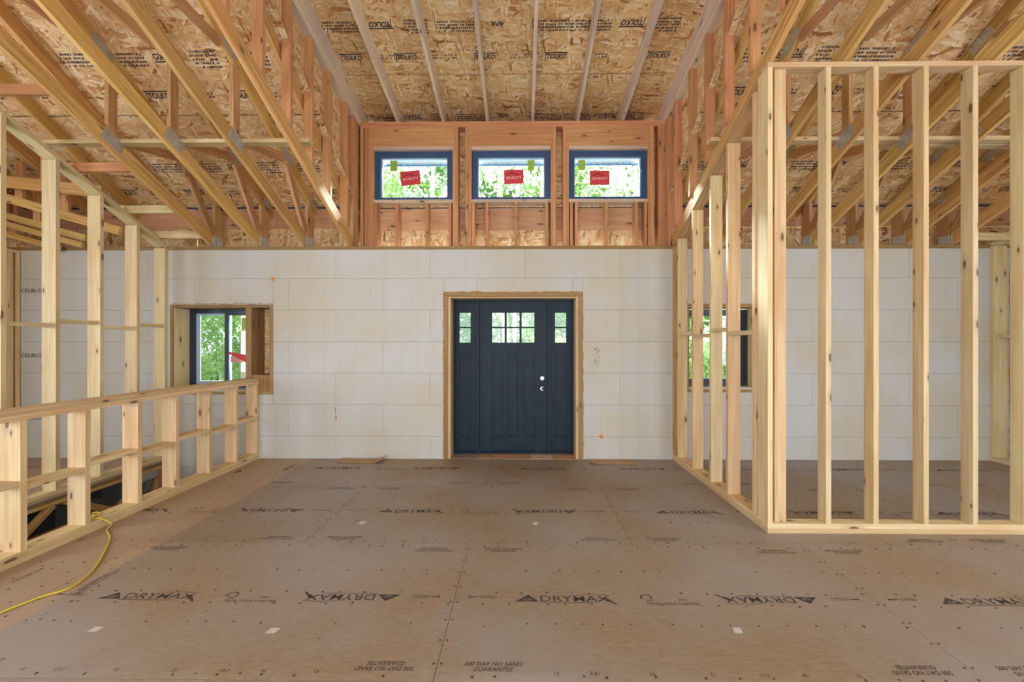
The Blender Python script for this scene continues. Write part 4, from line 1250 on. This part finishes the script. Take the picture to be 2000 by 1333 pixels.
# ------------------------------------------------------------------ cord and cardboard
P = [onfloor(-60, 1222, .006), onfloor(0, 1199, .006), onfloor(70, 1172, .006), onfloor(125, 1155, .006), onfloor(165, 1127, .006), onfloor(187, 1098, .006), onfloor(202, 1068, .006), onfloor(206, 1052, .006), onfloor(200, 1040, .008), (-3.32, 3.245, .03), (-3.375, 3.21, .086), (-3.45, 3.22, .083), (-3.47, 3.30, .083), (-3.53, 3.33, .083), (-3.56, 3.32, .02), (-3.57, 3.30, -.5), (-3.58, 3.3, -1.2)]
tag(tube('extension_cord', P, .006, M['cord']), 'yellow extension cord on the floor passing under the half wall', 'cord')
def cardboard(x, y, w, d, lab, curl):
    vs = []; fs = []; n = 14
    for i in range(n + 1):
        t = i / n; u = -w / 2 + w * t
        lift = .004 + curl * (max(0, (t - .75) / .25) ** 2) * .05 + (max(0, (.2 - t) / .2) ** 2) * .012
        inset = .02 if i in (0, n) else 0
        vs += [(u, -d / 2 + inset, lift), (u, d / 2 - inset, lift + .001), (u, -d / 2 + inset, lift + .006), (u, d / 2 - inset, lift + .007)]
    for i in range(n):
        a = i * 4; b = a + 4
        fs += [(a, a + 1, b + 1, b), (a + 2, b + 2, b + 3, a + 3), (a, b, b + 2, a + 2), (a + 1, a + 3, b + 3, b + 1)]
    fs += [(0, 2, 3, 1), (n * 4, n * 4 + 1, n * 4 + 3, n * 4 + 2)]
    me = bpy.data.meshes.new('cardboard'); me.from_pydata(vs, [], fs); me.materials.append(M['card'])
    tag(link('cardboard_strip', me, None, None, (x, y, 0)), lab, 'cardboard', 'cardboard strips along the wall')
cardboard(-2.0, 5.08, .56, .17, 'brown cardboard strip on the floor left of the door', 1)
cardboard(1.14, 5.06, .56, .17, 'brown cardboard strip on the floor right of the door', 0)

# ------------------------------------------------------------------ trees outside
def crown_mesh(name, n, r, hgt, lsz, mat, seed, low=0):
    rnd = random.Random(seed); vs = []; fs = []
    cl = [(rnd.uniform(-r, r), rnd.uniform(-r, r), rnd.uniform(low, hgt), rnd.uniform(.25, .7)) for _ in range(46)]
    for i in range(n):
        c = rnd.choice(cl)
        p = Vector((rnd.gauss(c[0], c[3] * .5), rnd.gauss(c[1], c[3] * .5), rnd.gauss(c[2], c[3] * .5)))
        a = Vector((rnd.gauss(0, 1), rnd.gauss(0, 1), rnd.gauss(0, 1))).normalized()
        b = a.orthogonal().normalized(); s = lsz * rnd.uniform(.6, 1.3)
        k = len(vs)
        vs += [tuple(p - a * s), tuple(p + b * s * .55), tuple(p + a * s), tuple(p - b * s * .55)]
        fs.append((k, k + 1, k + 2, k + 3))
    me = bpy.data.meshes.new(name); me.from_pydata(vs, [], fs); me.materials.append(mat)
    return me
crowns = [crown_mesh('crown', 15000, 2.1, 10.5, .055, M['leaf'], 1, .8), crown_mesh('crown', 15000, 2.0, 10.5, .055, M['leaf2'], 2, .3), crown_mesh('crown', 12000, 2.2, 11, .05, M['leaf'], 3, 1.5)]
trunk_me = {}
def tree_trunk(seed, mat, r0):
    rnd = random.Random(seed); p = [Vector((0, 0, 0))]
    for i in range(7): p.append(p[-1] + Vector((rnd.uniform(-.12, .12), rnd.uniform(-.12, .12), 1.7)))
    return p
def make_tree(x, y, v, birch, label, sc=1.0):
    t = thing('tree', label, 'tree', (x, y, -.45), 'trees outside the front windows')
    rnd = random.Random(int(x * 31 + y * 7))
    pts = tree_trunk(int(x * 13 + y * 17), None, .1)
    pts = [q + Vector((x, y, -.45)) for q in pts]
    tube('trunk', pts, [.13 * sc, .11 * sc, .10 * sc, .08 * sc, .07 * sc, .05 * sc, .03], M['birch'] if birch else M['bark'], t, 8, 3)
    for k in range(7):
        b0 = pts[2 + k % 4].lerp(pts[3 + k % 4], rnd.random()); a = rnd.uniform(0, 6.28); l = rnd.uniform(1.0, 1.9)
        b1 = b0 + Vector((math.cos(a) * l, math.sin(a) * l, l * rnd.uniform(.5, 1.1)))
        tube('branch', [b0, b0.lerp(b1, .5) + Vector((0, 0, -.08)), b1], [.035, .025, .01], M['birch'] if birch else M['bark'], t, 5, 3)
    o = link('foliage', crowns[v], None, t, (x, y, -.45 + .2)); o.rotation_euler.z = rnd.uniform(0, 6); o['kind'] = 'stuff'
tl = [(-5.5, 10.5), (-2.6, 12.5), (-.3, 11), (1.6, 13), (3.3, 10), (5.6, 12), (-8.2, 12), (-10.8, 14.5), (8.5, 13), (-6.7, 16), (-1.6, 17), (.9, 17.5), (4.5, 17), (7.4, 18), (-12.8, 18.5), (-3.9, 20), (2.4, 21), (-9.6, 21), (10.5, 20), (-15, 15), (6.3, 22), (-1, 23)]
ordn = ['first', 'second', 'third', 'fourth', 'fifth', 'sixth', 'seventh', 'eighth', 'ninth', 'tenth', 'eleventh', 'twelfth']
rowof = lambda y: 'near' if y < 12.6 else ('middle distance' if y < 17.6 else 'distant')
for i, (x, y) in enumerate(tl):
    same = sorted(q[0] / q[1] for q in tl if rowof(q[1]) == rowof(y))
    make_tree(x, y, i % 3, i % 3 == 1, '%s from left of the %s leafy trees outside, with %s trunk' % (ordn[same.index(x / y)], rowof(y), 'a white birch' if i % 3 == 1 else 'a grey'))
twig = crown_mesh('crown', 1500, 1.2, 9.5, .05, M['leaf'], 14, 4.5)
for i, (x, r0, m_, lab) in enumerate(((-2.17, .06, 'birch', 'slender pale tree seen through the left dormer window, forked near the top'), (-.14, .05, 'bark', 'slender grey tree seen behind the red sticker of the middle dormer window'),
        (.48, .065, 'birch', 'slender white birch at the right edge of the middle dormer window'), (2.20, .065, 'birch', 'slender white birch right of the red sticker in the right dormer window'), (2.80, .075, 'birch', 'slender white birch at the right edge of the right dormer window'))):
    y = 9.9
    t = thing('tree', lab, 'tree', (x, y, -.45), 'trees outside the front windows')
    rnd = random.Random(50 + i)
    pts = [Vector((x + rnd.uniform(-.04, .04), y + rnd.uniform(-.04, .04), -.45 + 1.6 * k)) for k in range(8)]
    tube('trunk', pts, [r0 * 1.2, r0 * 1.1, r0, r0 * .9, r0 * .8, r0 * .6, r0 * .4], M[m_], t, 8, 3)
    for k in range(10):
        b0 = pts[3 + k % 4].lerp(pts[4 + k % 4], rnd.random()); a = rnd.uniform(0, 6.28); l = rnd.uniform(.7, 1.5)
        tube('branch', [b0, b0 + Vector((math.cos(a) * l * .5, math.sin(a) * l * .3, l * .5)), b0 + Vector((math.cos(a) * l * .8, math.sin(a) * l * .5, l * 1.2))], [.022, .016, .007], M[m_], t, 5, 3)
    o = link('foliage', twig, None, t, (x, y, -.45)); o.rotation_euler.z = rnd.uniform(0, 6); o['kind'] = 'stuff'
bush = [crown_mesh('bush', 3000, 1.7, 2.6, .07, M['leaf'], 8, .1), crown_mesh('bush', 3000, 1.8, 2.9, .07, M['leaf2'], 9, .1)]
bl_ = [(-9, 14), (-6.3, 13.2), (-3.8, 14.2), (-1.4, 13.6), (.6, 14.4), (2.8, 14), (5.4, 14.4), (8, 15), (-12, 16), (-7.6, 18), (-2.6, 18.5), (1.8, 19), (6, 19.5), (-14.5, 20), (11, 17), (-4.8, 10.8), (3.6, 12)]
for i, (x, y) in enumerate(bl_):
    o = link('shrub', bush[i % 2], None, None, (x, y, -.45)); o.rotation_euler.z = i * 1.3; o.scale = (1, 1, 1.25 if y < 15 else 1.7)
    same = sorted(q[0] / q[1] for j, q in enumerate(bl_) if j % 2 == i % 2)
    tag(o, '%s from left of the %s green shrubs in the undergrowth outside the front wall' % (ordn[same.index(x / y)], 'pale' if i % 2 == 0 else 'deep'), 'shrub', 'undergrowth shrubs outside')
